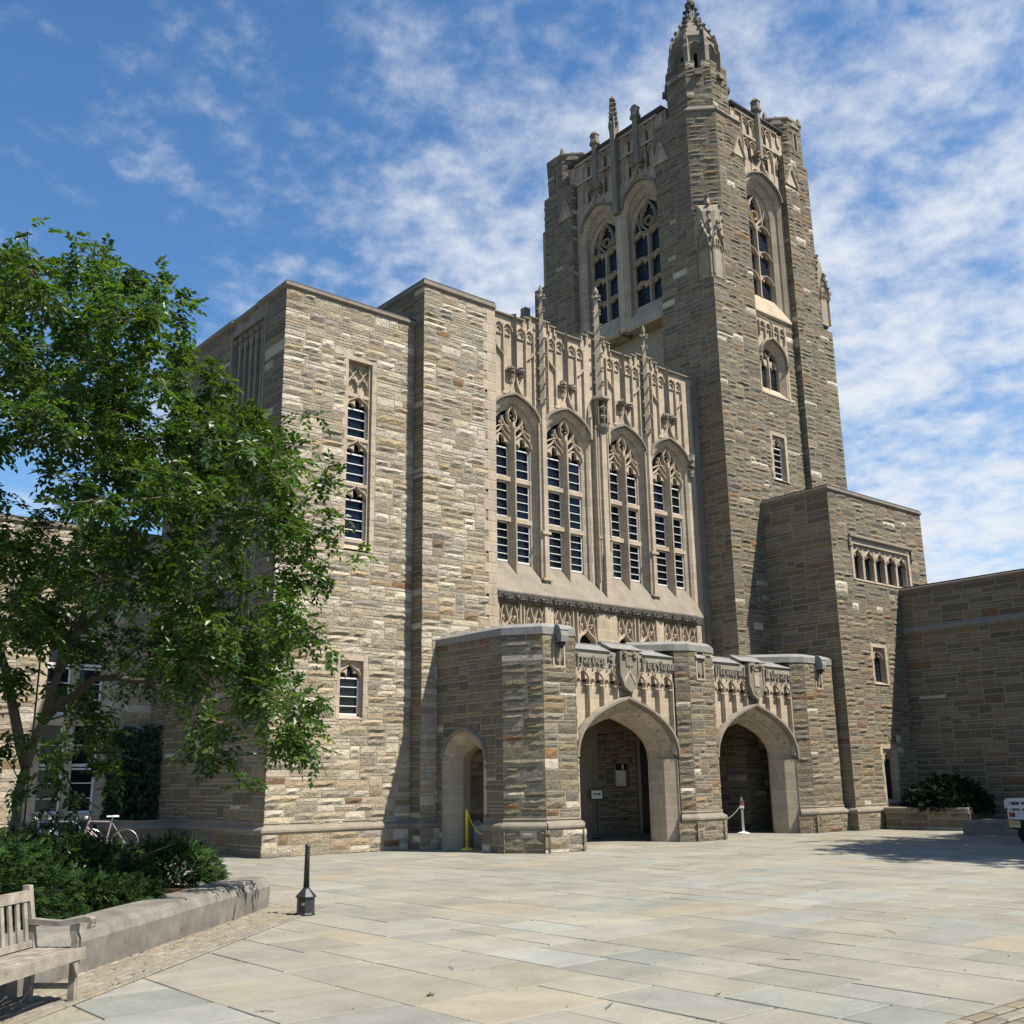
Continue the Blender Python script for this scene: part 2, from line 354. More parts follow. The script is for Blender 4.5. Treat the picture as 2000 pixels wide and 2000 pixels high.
def arch_fill(mb, F, poly, s0, s1, z0, z1, d, m, c=(1, 1, 1)):
    """flat panel s0..s1,z0..z1 at depth d with the opening 'poly' (open polyline left->right, monotone) cut from it"""
    L, Rr = poly[0], poly[-1]
    if L[0] > s0+1e-4: mb.face([F(s0, z0, d), F(L[0], z0, d), F(L[0], z1, d), F(s0, z1, d)], m, c)
    if Rr[0] < s1-1e-4: mb.face([F(Rr[0], z0, d), F(s1, z0, d), F(s1, z1, d), F(Rr[0], z1, d)], m, c)
    for (a, za), (b, zb) in zip(poly, poly[1:]):
        if b-a > 1e-5: mb.face([F(a, za, d), F(b, zb, d), F(b, z1, d), F(a, z1, d)], m, c)
def loft(mb, F, polys, m, c=(1, 1, 1)):
    """polys: [(polyline,d),...]"""
    mb.hull([[F(x, z, d) for x, z in p] for p, d in polys], m, c, cap=False, closed=False)
def full(poly, z0): return [(poly[0][0], z0)] + list(poly) + [(poly[-1][0], z0)]
def head(mb, F, c, hw, zs, za, zt, d1, d0, m):
    """cusped light head: stone plate with a trefoil cut out"""
    P = trefoil(c, hw, zs, za)
    Q = [P[0]]
    for p in P[1:]:
        Q.append((max(p[0], Q[-1][0]), p[1]))
    arch_fill(mb, F, Q, c-hw, c+hw, zs, zt, d1, m); loft(mb, F, [(Q, d1), (Q, d0)], m)
def casement(fr, pn, F, s0, s1, z0, z1, d, nb, fw_=.036, top=None, frm='white', gl='glass', bars=True):
    """white metal casement: frame, horizontal glazing bars, one pane sheet per light, slightly tilted"""
    tl = [((s0*7.3+z0*3.1) % 1-.5)*.05, ((s0*5.7+z0*9.7) % 1-.5)*.04]; pn.face([F(s0, z0, d-.02-tl[0]-tl[1]), F(s1, z0, d-.02+tl[0]-tl[1]), F(s1, z1, d-.02+tl[0]+tl[1]), F(s0, z1, d-.02-tl[0]+tl[1])], gl)
    if not bars: return
    zt = top or z1
    fr = fr.new()
    for a, b, c_, e in ((s0, s0+fw_, z0, zt), (s1-fw_, s1, z0, zt), (s0, s1, z0, z0+fw_*1.5), (s0, s1, zt-fw_, zt)): fbox(fr, F, a, b, c_, e, d+.004, d+.05, frm)
    for i in range(1, nb):
        z = z0+(zt-z0)*i/nb; fbox(fr, F, s0+fw_, s1-fw_, z-fw_*.30, z+fw_*.30, d+.004, d+.035, frm)
def lead(fr, F, s0, s1, z0, z1, d, nx=3, nz=6, m='iron'):
    fr = fr.new()
    for i in range(1, nx): x = s0+(s1-s0)*i/nx; fbox(fr, F, x-.006, x+.006, z0, z1, d+.003, d+.012, m)
    for i in range(1, nz): z = z0+(z1-z0)*i/nz; fbox(fr, F, s0, s1, z-.006, z+.006, d+.003, d+.014, m)

# ================================================================== SETTING
rnd = random.Random(7)
g = MB(); g.face([(-400, -400, -.03), (600, -400, -.03), (600, 600, -.03), (-400, 600, -.03)], 'joint'); tag(g.build('ground'), kind='structure')
# flagstone plaza: random rectangular slabs laid square to the building
SLABC = [(0.196,0.186,0.151),(0.19,0.184,0.153),(0.192,0.186,0.159),(0.199,0.187,0.152),(0.205,0.19,0.152),(0.21,0.192,0.148),(0.192,0.18,0.148),(0.199,0.187,0.155),(0.186,0.179,0.15),(0.206,0.199,0.17),(0.204,0.19,0.157),(0.19,0.179,0.145),(0.197,0.186,0.15),(0.195,0.184,0.149),(0.181,0.185,0.159),(0.217,0.192,0.142),(0.186,0.181,0.154),(0.205,0.205,0.18)]
def paving():
    m = MB(); u = .175; x0, y0, x1, y1 = -9.0, 1.2, 37.2, 34.0
    nc = int((x1-x0)/u); nr = int((y1-y0)/u); occ = [bytearray(nc) for _ in range(nr)]
    for j in range(nr):
        for i in range(nc):
            if occ[j][i]: continue
            k = i
            while k < nc and not occ[j][k]: k += 1
            run = k-i; L = rnd.choice((4, 5, 6, 7, 8, 9, 10)); H = rnd.choice((4, 5, 5, 6, 7))
            if run-L < 3: L = run if run <= 11 else run//2
            H = min(H, nr-j)
            for h in range(H):
                if any(occ[j+h][i+q] for q in range(L)): H = h; break
            H = max(1, H)
            for h in range(H):
                for q in range(L): occ[j+h][i+q] = 1
            gp = rnd.choice((.004, .007, .010, .016)); a, b, c_, d = x0+i*u+gp, x0+(i+L)*u-gp*.6, y0+j*u+gp, y0+(j+H)*u-gp*.6
            if b < 3 and d < 3: continue
            base = rnd.choice(SLABC); v = rnd.uniform(.88, 1.06); cc = tuple(q*v for q in base); z = rnd.uniform(-.002, .001)
            t = [rnd.uniform(-.0025, .0025) for _ in range(4)]
            e = .005
            top = [(a+e, c_+e, z+t[0]), (b-e, c_+e, z+t[1]), (b-e, d-e, z+t[2]), (a+e, d-e, z+t[3])]
            lo = [(a, c_, z-.006), (b, c_, z-.006), (b, d, z-.006), (a, d, z-.006)]; bo = [(p[0], p[1], -.028) for p in lo]
            m.hull([bo, lo, top], 'slab', cc)
    return m
tag(paving().build('plaza_paving'), kind='structure')
# granite setts beside the planter wall and at the near right corner
SETT = [(0.19,0.167,0.128),(0.203,0.18,0.141),(0.174,0.154,0.121),(0.213,0.194,0.154),(0.197,0.164,0.112),(0.18,0.167,0.141)]
def setts(A, dirv, L, W, sl, sw, name, z=.012, wfun=None):
    m = MB(); d = Vector((dirv[0], dirv[1], 0)).normalized(); n = Vector((-d.y, d.x, 0)); A = Vector(A)
    m.face([A+Vector((0, 0, .005)), A+d*L+Vector((0, 0, .005)), A+d*L+n*W+Vector((0, 0, .005)), A+n*W+Vector((0, 0, .005))], 'seam' if 'strip' in name else 'joint')
    rows = int(W/sw)
    for r_ in range(rows):
        x = -rnd.uniform(0, sl)
        while x < L:
            l = sl*rnd.uniform(.75, 1.3); a, b = max(x+.008, 0), min(x+l-.008, L); x += l
            if b-a < .03: continue
            y0, y1 = r_*W/rows+.008+rnd.uniform(0, .006), (r_+1)*W/rows-.008; zz = z+rnd.uniform(-.004, .005); c = rnd.choice(SETT); v = rnd.uniform(.85, 1.15); c = tuple(q*v for q in c)
            P = lambda p, q, h: A+d*p+n*q+Vector((0, 0, h)); e = min(.02, (b-a)*.2)
            m.hull([[P(a, y0, -.01), P(b, y0, -.01), P(b, y1, -.01), P(a, y1, -.01)], [P(a, y0, zz-.012), P(b, y0, zz-.012), P(b, y1, zz-.012), P(a, y1, zz-.012)], [P(a+e, y0+e, zz), P(b-e, y0+e, zz), P(b-e, y1-e, zz), P(a+e, y1-e, zz)]], 'sett', c)
    tag(m.build(name), kind='structure')
setts((-2.3, 4.1, 0), (.735, .678), 14.0, 1.06, .16, .105, 'cobble_strip')
setts((13.5, 4.12, 0), (-1, 0), 8.5, 1.6, .25, .135, 'cobble_corner')

# ================================================================== LIBRARY
lib = empty('library_building', (20, 24, 0))
tag(lib, 'collegiate gothic library of grey rock-faced stone with a tall square tower and limestone tracery windows', 'building')
def part(mb, name, label=None, parent=None, smooth=False):
    o = mb.build(name, parent or lib, smooth)
    if label: o['label'] = label
    return o
PLINTH = [(.0, .80), (.035, .80), (.05, .765), (.03, .735), (.055, .70), (.13, .66), (.16, .62), (.16, .57), (.125, .53), (0, .53)]
def plinth(mb, F, s0, s1, e0=0, e1=0, pal=DARK, seed=3, top=.53):
    fprism(mb, F, s0, s1, PLINTH, 'limeold', e0=e0, e1=e1)
    G = Face(0, 0, F.sd, F.n); G.p = F.p + F.n*.11
    stone_wall(mb, G, s0-(.11 if e0 else 0), s1+(.11 if e1 else 0), 0, top, None, pal, seed, ext=(.02*(e0 > 0), .02*(e1 > 0)))
def coping(mb, F, s0, s1, z, h=.2, o=.09, t=.55, e0=0, e1=0):
    fprism(mb, F, s0, s1, [(-t, z), (.02, z), (o, z+.05), (o, z+h*.62), (o-.03, z+h*.72), (-t, z+h*.72)], 'limeold', e0=e0, e1=e1)
    fprism(mb, F, s0, s1, [(-t, z+h*.72), (o-.05, z+h*.72), (o-.05, z+h), (-t, z+h)], 'roofedge', e0=e0, e1=e1)

# ---- front wing (block left of the great window) and its tall buttress block
FA = front(12.1, 23.55); SA = side(12.1, 23.55); FB = front(16.25, 23.05); SB = side(16.25, 23.05)
mb = MB()
def hA(s, z):
    return (1.84 < s < 2.82 and 7.66 < z < 13.16) or (1.82 < s < 2.74 and 3.24 < z < 4.86)
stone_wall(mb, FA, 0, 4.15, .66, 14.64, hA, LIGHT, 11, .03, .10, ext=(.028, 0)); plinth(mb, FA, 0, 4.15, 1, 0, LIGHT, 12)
mb.box((12.5, 24.2, 0), (16.2, 31, 14.55), 'mortar'); part(mb, 'stone_wall', 'pale front wall of the left wing')
mb = MB()
def hSA(s, z): return 1.12 < s < 3.3 and 5.0 < z < 14.4
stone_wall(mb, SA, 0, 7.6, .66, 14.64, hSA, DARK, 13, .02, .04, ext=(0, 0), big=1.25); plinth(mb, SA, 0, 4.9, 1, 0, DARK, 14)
# shafted limestone panel in the shaded flank
fbox(mb, SA, 1.12, 3.3, 5.0, 14.4, -.5, -.16, 'limeold'); fbox(mb, SA, 1.05, 3.4, 14.25, 14.64, -.3, .02, 'limeold')
for a in (1.12, 1.45, 1.8, 2.15, 2.5, 2.85, 3.2): fbox(mb, SA, a, a+.10, 5.0, 14.4, -.2, .03 if a in (1.12, 3.2) else -.06, 'limeold')
for i in range(6):
    c = 1.33+i*.35; P = trefoil(c, .13, 13.6, 13.95); Q = [P[0]]
    for p in P[1:]: Q.append((max(p[0], Q[-1][0]), p[1]))
    arch_fill(mb, SA, Q, c-.13, c+.13, 13.6, 14.3, -.08, 'limeold')
    mb.blob(SA(c, 14.05, -.04), .09, 'limeold', rnd)
part(mb, 'stone_wall', 'shaded flank of the left wing')
mb = MB(); coping(mb, FA, 0, 4.15, 14.64, e0=1); coping(mb, SA, 0, 1.7, 14.64, e0=1); coping(mb, SA, 1.7, 3.2, 14.60); coping(mb, SA, 3.2, 7.6, 14.66)
mb.box((12.3, 23.9, 14.5), (16.3, 31, 14.7), 'roofedge'); part(mb, 'coping')
mb = MB()
def hB(s, z): return s > (2.36 if int(z/.31) % 2 else 2.22)
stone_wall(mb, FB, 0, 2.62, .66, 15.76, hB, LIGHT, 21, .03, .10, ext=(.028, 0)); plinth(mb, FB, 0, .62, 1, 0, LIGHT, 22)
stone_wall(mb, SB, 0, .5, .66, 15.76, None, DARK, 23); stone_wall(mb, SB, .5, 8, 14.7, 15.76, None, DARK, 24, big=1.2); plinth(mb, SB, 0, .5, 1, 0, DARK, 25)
for i in range(50):
    z = .66+i*.31
    if z < 15.7: fbox(mb, FB, 2.30 if i % 2 else 2.14, 2.62, z+.006, min(z+.304, 15.76), -.4, .022, 'lime')
fbox(mb, FB, 2.3, 2.60, .6, 15.74, -.45, .012, 'mortar')
mb.box((16.7, 23.6, 0), (18.4, 31, 15.7), 'mortar'); part(mb, 'stone_wall', 'pale buttress block beside the great window')
mb = MB(); coping(mb, FB, 0, 2.62, 15.76, .24, e0=1, e1=0); coping(mb, SB, 0, 8, 15.76, .24, e0=1); mb.box((16.4, 23.3, 15.6), (18.85, 31, 15.8), 'roofedge'); part(mb, 'coping')

# ---- tall three-stage window in the front wing
def window(label, build):
    w_ = MB(); fr = Parts(); pn = Parts(); build(w_, fr, pn)
    o = part(w_, 'window', label)
    for q in fr.q: q.build('frame', o)
    for q in pn.q: q.build('pane', o)
    return o
def tall(w_, fr, pn):
    F = FA; s0, s1 = 1.86, 2.80; d = -.22
    for i in range(18):
        z = 7.67+i*.305; e = .07 if i % 2 else 0
        fbox(w_, F, s0-e, s0+.08, z+.004, z+.301, -.3, .02, 'lime'); fbox(w_, F, s1-.08, s1+e, z+.004, z+.301, -.3, .02, 'lime')
    for q in (s0-.12, s1-.05): fbox(w_, F, q, q+.17, 7.66, 13.17, -.3, .008, 'lime')
    fbox(w_, F, s0, s1, 13.06, 13.17, -.3, .024, 'lime'); fbox(w_, F, s0+.16, s1-.16, 7.7, 7.9, -.32, -.1, 'lime')
    for a, b in ((s0+.08, s0+.14), (s1-.14, s1-.08)): fbox(w_, F, a, b, 7.7, 13.08, -.32, -.06, 'lime')
    fprism(w_, F, s0+.08, s1-.08, [(-.3, 7.7), (.0, 7.7), (0, 7.72), (-.2, 7.95), (-.3, 7.95)], 'lime')
    a, b = s0+.14, s1-.14; c = (a+b)/2
    fbox(w_, F, a, b, 12.1, 13.06, -.34, -.2, 'lime'); fbox(w_, F, a, b, 12.02, 12.12, -.3, -.06, 'lime')
    for cc in (a+(b-a)*.25, a+(b-a)*.75):
        for P in (ogee(cc, .155, 12.35, 12.74), [(cc-.155, 12.12), (cc-.155, 12.4)], [(cc+.155, 12.12), (cc+.155, 12.4)]): bar(w_, F, P, .05, -.22, -.10, 'lime')
        bar(w_, F, bez((cc, 12.7), (cc-.1, 12.8), (cc-.14, 12.85), (cc-.14, 12.95), 5), .04, -.22, -.11, 'lime'); bar(w_, F, bez((cc, 12.7), (cc+.1, 12.8), (cc+.14, 12.85), (cc+.14, 12.95), 5), .04, -.22, -.11, 'lime')
        w_.blob(F(cc, 12.56, -.13), .05, 'lime', rnd); w_.blob(F(cc-.1, 12.5, -.12), .03, 'lime', rnd); w_.blob(F(cc+.1, 12.5, -.12), .03, 'lime', rnd)
    for z0, z1, n in ((10.86, 11.72, 3), (9.56, 10.42, 3), (8.0, 9.12, 4)):
        casement(fr, pn, F, a, b, z0, z1+.34, d, n, .038, z1); head(w_, F, c, (b-a)/2, z1-.02, z1+.30, z1+.42, -.10, -.23, 'lime')
        fbox(w_, F, a, b, z0-.1, z0-.005, -.3, -.06, 'lime'); bar(w_, F, ogee(c, (b-a)/2, z1+.05, z1+.40), .045, -.12, -.05, 'lime')
window('tall narrow three-stage window with white frames', tall)
def small(F, s0, s1, z0, z1, nb=4, white=True, deep=-.2, gl='glass', label=None):
    def f(w_, fr, pn):
        t = .10
        n = max(2, round((z1-z0)/.3))
        for i in range(n):
            za, zb = z0+(z1-z0)*i/n, z0+(z1-z0)*(i+1)/n; e = .06 if i % 2 else 0
            fbox(w_, F, s0-e, s0+t, za+.004, zb-.004, -.3, .02, 'lime'); fbox(w_, F, s1-t, s1+e, za+.004, zb-.004, -.3, .02, 'lime')
        for q in (s0-.12, s1-.05): fbox(w_, F, q, q+.17, z0-.02, z1, -.3, .008, 'lime')
        fbox(w_, F, s0-.02, s1+.02, z1-.10, z1+.05, -.3, .018, 'lime')
        fprism(w_, F, s0+t, s1-t, [(-.3, z0), (.03, z0), (.03, z0+.03), (deep, z0+.12), (-.3, z0+.12)], 'lime')
        a, b = s0+t, s1-t; c = (a+b)/2; zs = z1-.55
        for q, e in ((a, .035), (b-.035, .035)): fbox(w_, F, q, q+e, z0+.05, z1-.09, -.3, -.07, 'lime')
        a += .035; b -= .035
        head(w_, F, c, (b-a)/2, zs, zs+.34, z1-.09, -.10, deep, 'lime'); bar(w_, F, ogee(c, (b-a)/2, zs+.06, zs+.42), .04, -.11, -.06, 'lime')
        casement(fr, pn, F, a, b, z0+.11, z1-.2, deep, nb, .036, zs+.02 if white else None, gl=gl, bars=white)
        if not white: lead(fr, F, a, b, z0+.11, z1-.3, deep, 3, 7)
    return window(label, f)
small(FA, 1.83, 2.73, 3.25, 4.86, 4, label='small white-framed window low in the left wing')

# ---- great window wall between the buttress block and the tower
FW = front(18.87, 23.44); WW = 9.91
CENT = [1.08, 3.28, 5.96, 8.21]; HW = [.98, 1.0, .98, .98]
mb = MB()
zt = 15.78
cuts = [0.0, 2.17, 4.70, 7.05, 9.24]
for i, (c, h) in enumerate(zip(CENT, HW)):
    P = full(parch(c, h, 12.15, 13.22, 10, .55, .5, .86), 7.2)
    arch_fill(mb, FW, P[1:-1], cuts[i], cuts[i+1], 7.2, zt, 0, 'lime')
    Q = full(parch(c, h-.09, 12.12, 13.10, 10, .55, .5, .86), 7.2); Q2 = full(parch(c, h-.22, 12.05, 12.95, 10, .55, .5, .86), 7.2); Q3 = full(parch(c, h-.22, 12.05, 12.95, 10, .55, .5, .86), 7.2)
    loft(mb, FW, [(P, 0), (Q, -.07), (Q, -.12), (Q2, -.20), (Q3, -.40)], 'lime')
    # hood mould
    H = parch(c, h+.02, 12.55, 13.36, 10, .5, .5, .84); bar(mb, FW, H, .11, -.02, .13, 'limeold', .55); bar(mb, FW, parch(c, h-.05, 12.5, 13.26, 10, .5, .5, .84), .07, -.02, .05, 'lime')
    # ogee finial rising to the ridge pilaster
    for sg in (-1, 1):
        bar(mb, FW, bez((c+sg*.42, 13.28), (c+sg*.18, 13.42), (c+sg*.05, 13.6), (c, 14.25), 7), .09, -.01, .10, 'lime')
        mb.blob(FW(c+sg*.20, 14.12, .13), .15, 'limeold', rnd, sq=(1, 1, .85)); mb.blob(FW(c+sg*.20, 13.96, .10), .09, 'limeold', rnd); mb.tube([FW(c+sg*.10, 13.70, .04), FW(c+sg*.20, 13.96, .08)], .035, 'lime', 5)
    mb.hull([[FW(c-.09, z, 0), FW(c, z, .17), FW(c+.09, z, 0)] for z in (13.9, 16.05)], 'limeold')
    # blind panel ribs, arches and raking ogee bars
    lo, hi = cuts[i]+.12, cuts[i+1]-.12
    for s in (c-.80, c-.46, c+.46, c+.80):
        if lo < s < hi:
            zb = 13.0+(.42 if abs(s-c) < .6 else -.12); bar(mb, FW, [(s, zb), (s, 15.62)], .075, -.01, .09, 'lime')
    for a, b in ((c-.80, c-.46), (c-.46, c-.09), (c+.09, c+.46), (c+.46, c+.80)):
        m_ = (a+b)/2; bar(mb, FW, parch(m_, (b-a)/2, 15.42, 15.66, 5), .05, -.01, .08, 'lime')
        bar(mb, FW, parch(m_, (b-a)/2-.06, 15.30, 15.52, 5), .03, -.01, .05, 'lime'); fbox(mb, FW, a+.05, b-.05, 15.27, 15.30, 0, .05, 'lime')
    for sg in (-1, 1):
        bar(mb, FW, bez((c+sg*.80, 14.95), (c+sg*.65, 14.6), (c+sg*.55, 14.75), (c+sg*.46, 14.55), 5), .06, -.01, .09, 'lime')
# recessed window stage: splay faces are lofted above; solid behind
fbox(mb, FW, 9.24, WW, 5.2, zt+.2, -.5, .0, 'lime'); fbox(mb, FW, 9.62, WW-.002, 5.2, zt+.32, -.4, .06, 'limeold')
bar(mb, FW, [(9.42, 13.2), (9.42, 15.5)], .07, 0, .07, 'lime')
mb.blob(FW(9.30, 12.7, .1), .16, 'limeold', rnd, sq=(1, 1, 1.9)); mb.blob(FW(9.30, 12.25, .06), .12, 'limeold', rnd, sq=(1, 1, 1.6))
mb.box((18.9, 24.3, 5), (28.7, 31, 15.7), 'mortar')
part(mb, 'limestone_wall', 'carved limestone wall of the great window')
# stepped parapet
mb = MB(); steps = []
sh = [2.17, 4.70, 7.05]
edges = [0.0]; 
def ptop(s):
    if abs(s-4.70) < .42: return 16.38
    if abs(s-4.70) < .68: return 16.24
    if abs(s-2.17) < .42 or abs(s-7.05) < .42: return 16.22
    if abs(s-2.17) < .68 or abs(s-7.05) < .68: return 16.12
    return 16.0
s = 0.0
while s < WW-.3:
    e = s+.02; z = ptop(s+.01)
    while e < WW-.3 and ptop(e+.01) == z: e += .02
    e = min(e, WW-.28)
    fbox(mb, FW, s, e, zt, z-.10, -.35, .002, 'lime'); fprism(mb, FW, s, e, [(-.38, z-.10), (.03, z-.10), (.10, z-.06), (.10, z-.02), (-.1, z+.03), (-.38, z)], 'limeold')
    for x in (s+.01, e-.05): fbox(mb, FW, x, x+.04, z-.34, z-.1, .0, .07, 'lime')
    s = e
part(mb, 'parapet', 'stepped limestone parapet over the great window')
# pier shafts and pinnacles
def crocket(mb, o, out, r_, m='limeold'):
    mb.tube([Vector(o), Vector(o)+Vector(out)*r_*1.2+Vector((0, 0, r_*.4))], [r_*.45, r_*.35], m, 5); mb.blob(Vector(o)+Vector(out)*r_*1.6+Vector((0, 0, r_*.55)), r_*.8, m, rnd)
def pinnacle(s, zb, ztp, r_, label):
    m = MB(); o = FW(s, 0, .12); n = 4
    m.lathe(o, [(r_*1.05, zb), (r_*1.05, zb+.9), (r_*.85, ztp-.95), (r_*.45, ztp-.42)], 'lime', 4, ph=R(0))
    z = zb+.1; k = 0
    while z < ztp-.5:
        rr = r_*.95 if z < ztp-1 else r_*.7
        for dx, dy in ((1, 0), (-1, 0), (0, -1), (0, 1)):
            if dy == 1 and z < 16.1: continue
            crocket(m, o+Vector((dx*rr*.8, dy*rr*.8, z)), (dx, dy, 0), .055)
        z += .52
    m.lathe(o, [(r_*.45, ztp-.45), (r_*.8, ztp-.36), (r_*.5, ztp-.28), (r_*.75, ztp-.16), (r_*.55, ztp-.06), (.02, ztp+.06)], 'limeold', 8)
    for dx, dy in ((1, 0), (-1, 0), (0, -1), (0, 1)): crocket(m, o+Vector((dx*r_*.5, dy*r_*.5, ztp-.40)), (dx, dy, 0), .065)
    part(m, 'pinnacle', label)
pinnacle(2.17, 13.25, 17.33, .105, 'crocketed pinnacle at the left of the great window'); pinnacle(4.72, 13.9, 18.05, .145, 'tallest crocketed pinnacle over the canopied niche'); pinnacle(7.05, 13.25, 17.27, .105, 'crocketed pinnacle at the right of the great window')
mb = MB()
for s in (2.17, 7.05):
    mb.hull([[FW(s-.15, z, 0), FW(s-.07, z, .16), FW(s+.07, z, .16), FW(s+.15, z, 0)] for z in (7.05, 13.3)], 'lime')
    for q in (-.14, .14): mb.tube([FW(s+q, 7.6, .07), FW(s+q, 12.6, .07)], .035, 'lime', 6)
    fbox(mb, FW, s-.17, s+.17, 9.0, 9.08, 0, .2, 'lime'); fbox(mb, FW, s-.19, s+.19, 7.55, 7.62, 0, .22, 'lime')
s = 4.72
fbox(mb, FW, s-.30, s+.30, 7.0, 12.9, -.05, .14, 'lime'); fbox(mb, FW, s-.14, s+.14, 7.0, 8.75, .1, .30, 'lime')
mb.hull([[FW(s-.14, z, .14), FW(s-.10, z, .26), FW(s+.10, z, .26), FW(s+.14, z, .14)] for z in (8.7, 12.75)], 'lime')
for q in (-.27, .27, -.17, .17): mb.tube([FW(s+q, 7.8, .16), FW(s+q, 12.9, .16)], .035, 'lime', 6); mb.blob(FW(s+q, 12.95, .17), .06, 'lime', rnd); mb.blob(FW(s+q, 9.2, .17), .055, 'lime', rnd)
mb.lathe(FW(s, 0, .16), [(.10, 12.7), (.26, 12.95), (.28, 13.05), (.20, 13.08)], 'limeold', 8)            # bracket
for q in (-.20, 0, .20): bar(mb, FW, [(s+q, 13.05), (s+q, 13.95)], .05, .05, .34 if q == 0 else .27, 'limeold')
for z in (13.35, 13.65): mb.blob(FW(s, z, .25), .12, 'limeold', rnd)
mb.lathe(FW(s, 0, .15), [(.28, 13.9), (.33, 13.95), (.30, 14.05), (.16, 14.1)], 'limeold', 6)
for sg in (-1, 1): bar(mb, FW, [(s+sg*.42, 12.5), (s+sg*.42, 13.0), (s+sg*.42, 13.3)], .14, 0, .14, 'lime'); mb.lathe(FW(s+sg*.42, 0, .08), [(.10, 13.25), (.06, 13.5), (.01, 13.8)], 'lime', 4)
part(mb, 'pier_shaft', 'shafts and canopied niche on the piers of the great window')
for i, (c, h) in enumerate(zip(CENT, HW)):
    def gw(w_, fr, pn):
        F = FW; d = -.29; hw = h-.22; mw = .085
        bar(w_, F, [(c, 7.62), (c, 12.45)], .20, -.36, -.02, 'lime', .5); w_.tube([F(c, 7.6, .0), F(c, 12.3, .0)], .035, 'lime', 6)
        for z in (9.35, 10.62): fbox(w_, F, c-hw, c+hw, z-.07, z+.07, -.36, -.12, 'lime')
        for sg in (-1, 1):
            a, b = sorted((c+sg*mw, c+sg*hw)); cc = (a+b)/2; l = (b-a)/2
            for z0, z1, n in ((8.06, 9.28, 5), (9.43, 10.55, 4)): casement(fr, pn, F, a, b, z0, z1, d, n, .034)
            casement(fr, pn, F, a, b, 10.70, 11.66, d, 3, .034)
            head(w_, F, cc, l, 11.66, 12.02, 12.06, -.16, -.3, 'lime')
            bar(w_, F, ogee(cc, l+.02, 11.75, 12.30), .055, -.2, -.10, 'lime'); bar(w_, F, [(cc, 12.2), (cc, 12.62)], .04, -.22, -.12, 'lime')
            bar(w_, F, bez((c, 12.0), (c+sg*.10, 12.25), (c+sg*.40, 12.35), (c+sg*.40, 12.62), 7), .055, -.22, -.10, 'lime')
            bar(w_, F, bez((c, 12.42), (c+sg*.26, 12.52), (c+sg*.20, 12.8), (c, 13.0), 7), .055, -.22, -.09, 'lime')
            bar(w_, F, bez((c+sg*.12, 12.3), (c+sg*.3, 12.42), (c+sg*.5, 12.3), (c+sg*(hw-.02), 12.15), 6), .05, -.22, -.11, 'lime')
            w_.blob(F(c+sg*.13, 12.62, -.18), .05, 'lime', rnd); w_.blob(F(c+sg*.46, 12.42, -.18), .05, 'lime', rnd)
            pn.face([F(a, 11.6, d-.02), F(b, 11.6, d-.02), F(b, 12.0, d-.02), F(a, 12.0, d-.02)], 'glass')
        pn.face([F(c-hw, 11.98, d-.03), F(c+hw, 11.98, d-.03), F(c+hw, 13.0, d-.03), F(c-hw, 13.0, d-.03)], 'glass')
        for x, z in ((c, 12.72), (c-.02, 12.56)): w_.blob(F(x, z, -.2), .035, 'lime', rnd)
    window(['great window, leftmost bay', 'great window, left bay beside the canopied niche', 'great window, right bay beside the canopied niche', 'great window, rightmost bay next to the tower'][i], gw)
# sloping sill, carved string course, lower tracery lights
mb = MB()
fprism(mb, FW, -.0, 8.75, [(-.5, 7.0), (.44, 7.0), (.44, 7.03), (-.26, 8.06), (-.5, 8.06)], 'limeold')
fprism(mb, FW, 8.75, 9.24, [(-.5, 7.0), (.30, 7.0), (.30, 7.03), (-.26, 8.06), (-.5, 8.06)], 'limeold')
part(mb, 'sill', 'long sloping stone sill under the great window')
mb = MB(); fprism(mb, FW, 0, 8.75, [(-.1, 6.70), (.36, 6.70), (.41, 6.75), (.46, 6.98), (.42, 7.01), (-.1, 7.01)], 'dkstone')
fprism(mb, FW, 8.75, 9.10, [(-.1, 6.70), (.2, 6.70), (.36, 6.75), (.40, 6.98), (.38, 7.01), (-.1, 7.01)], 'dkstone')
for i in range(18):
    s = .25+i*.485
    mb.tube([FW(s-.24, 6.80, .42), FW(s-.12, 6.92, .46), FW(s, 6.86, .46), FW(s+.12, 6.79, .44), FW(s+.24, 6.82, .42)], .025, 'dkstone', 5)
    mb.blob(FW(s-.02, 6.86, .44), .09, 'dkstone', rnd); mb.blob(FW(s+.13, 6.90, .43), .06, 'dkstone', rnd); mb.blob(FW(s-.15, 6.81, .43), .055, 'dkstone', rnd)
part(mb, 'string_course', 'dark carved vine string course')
FL = front(18.87, 23.12); LOW = [.49, 1.46, 2.60, 3.62, 5.31, 6.33, 7.49, 8.36]
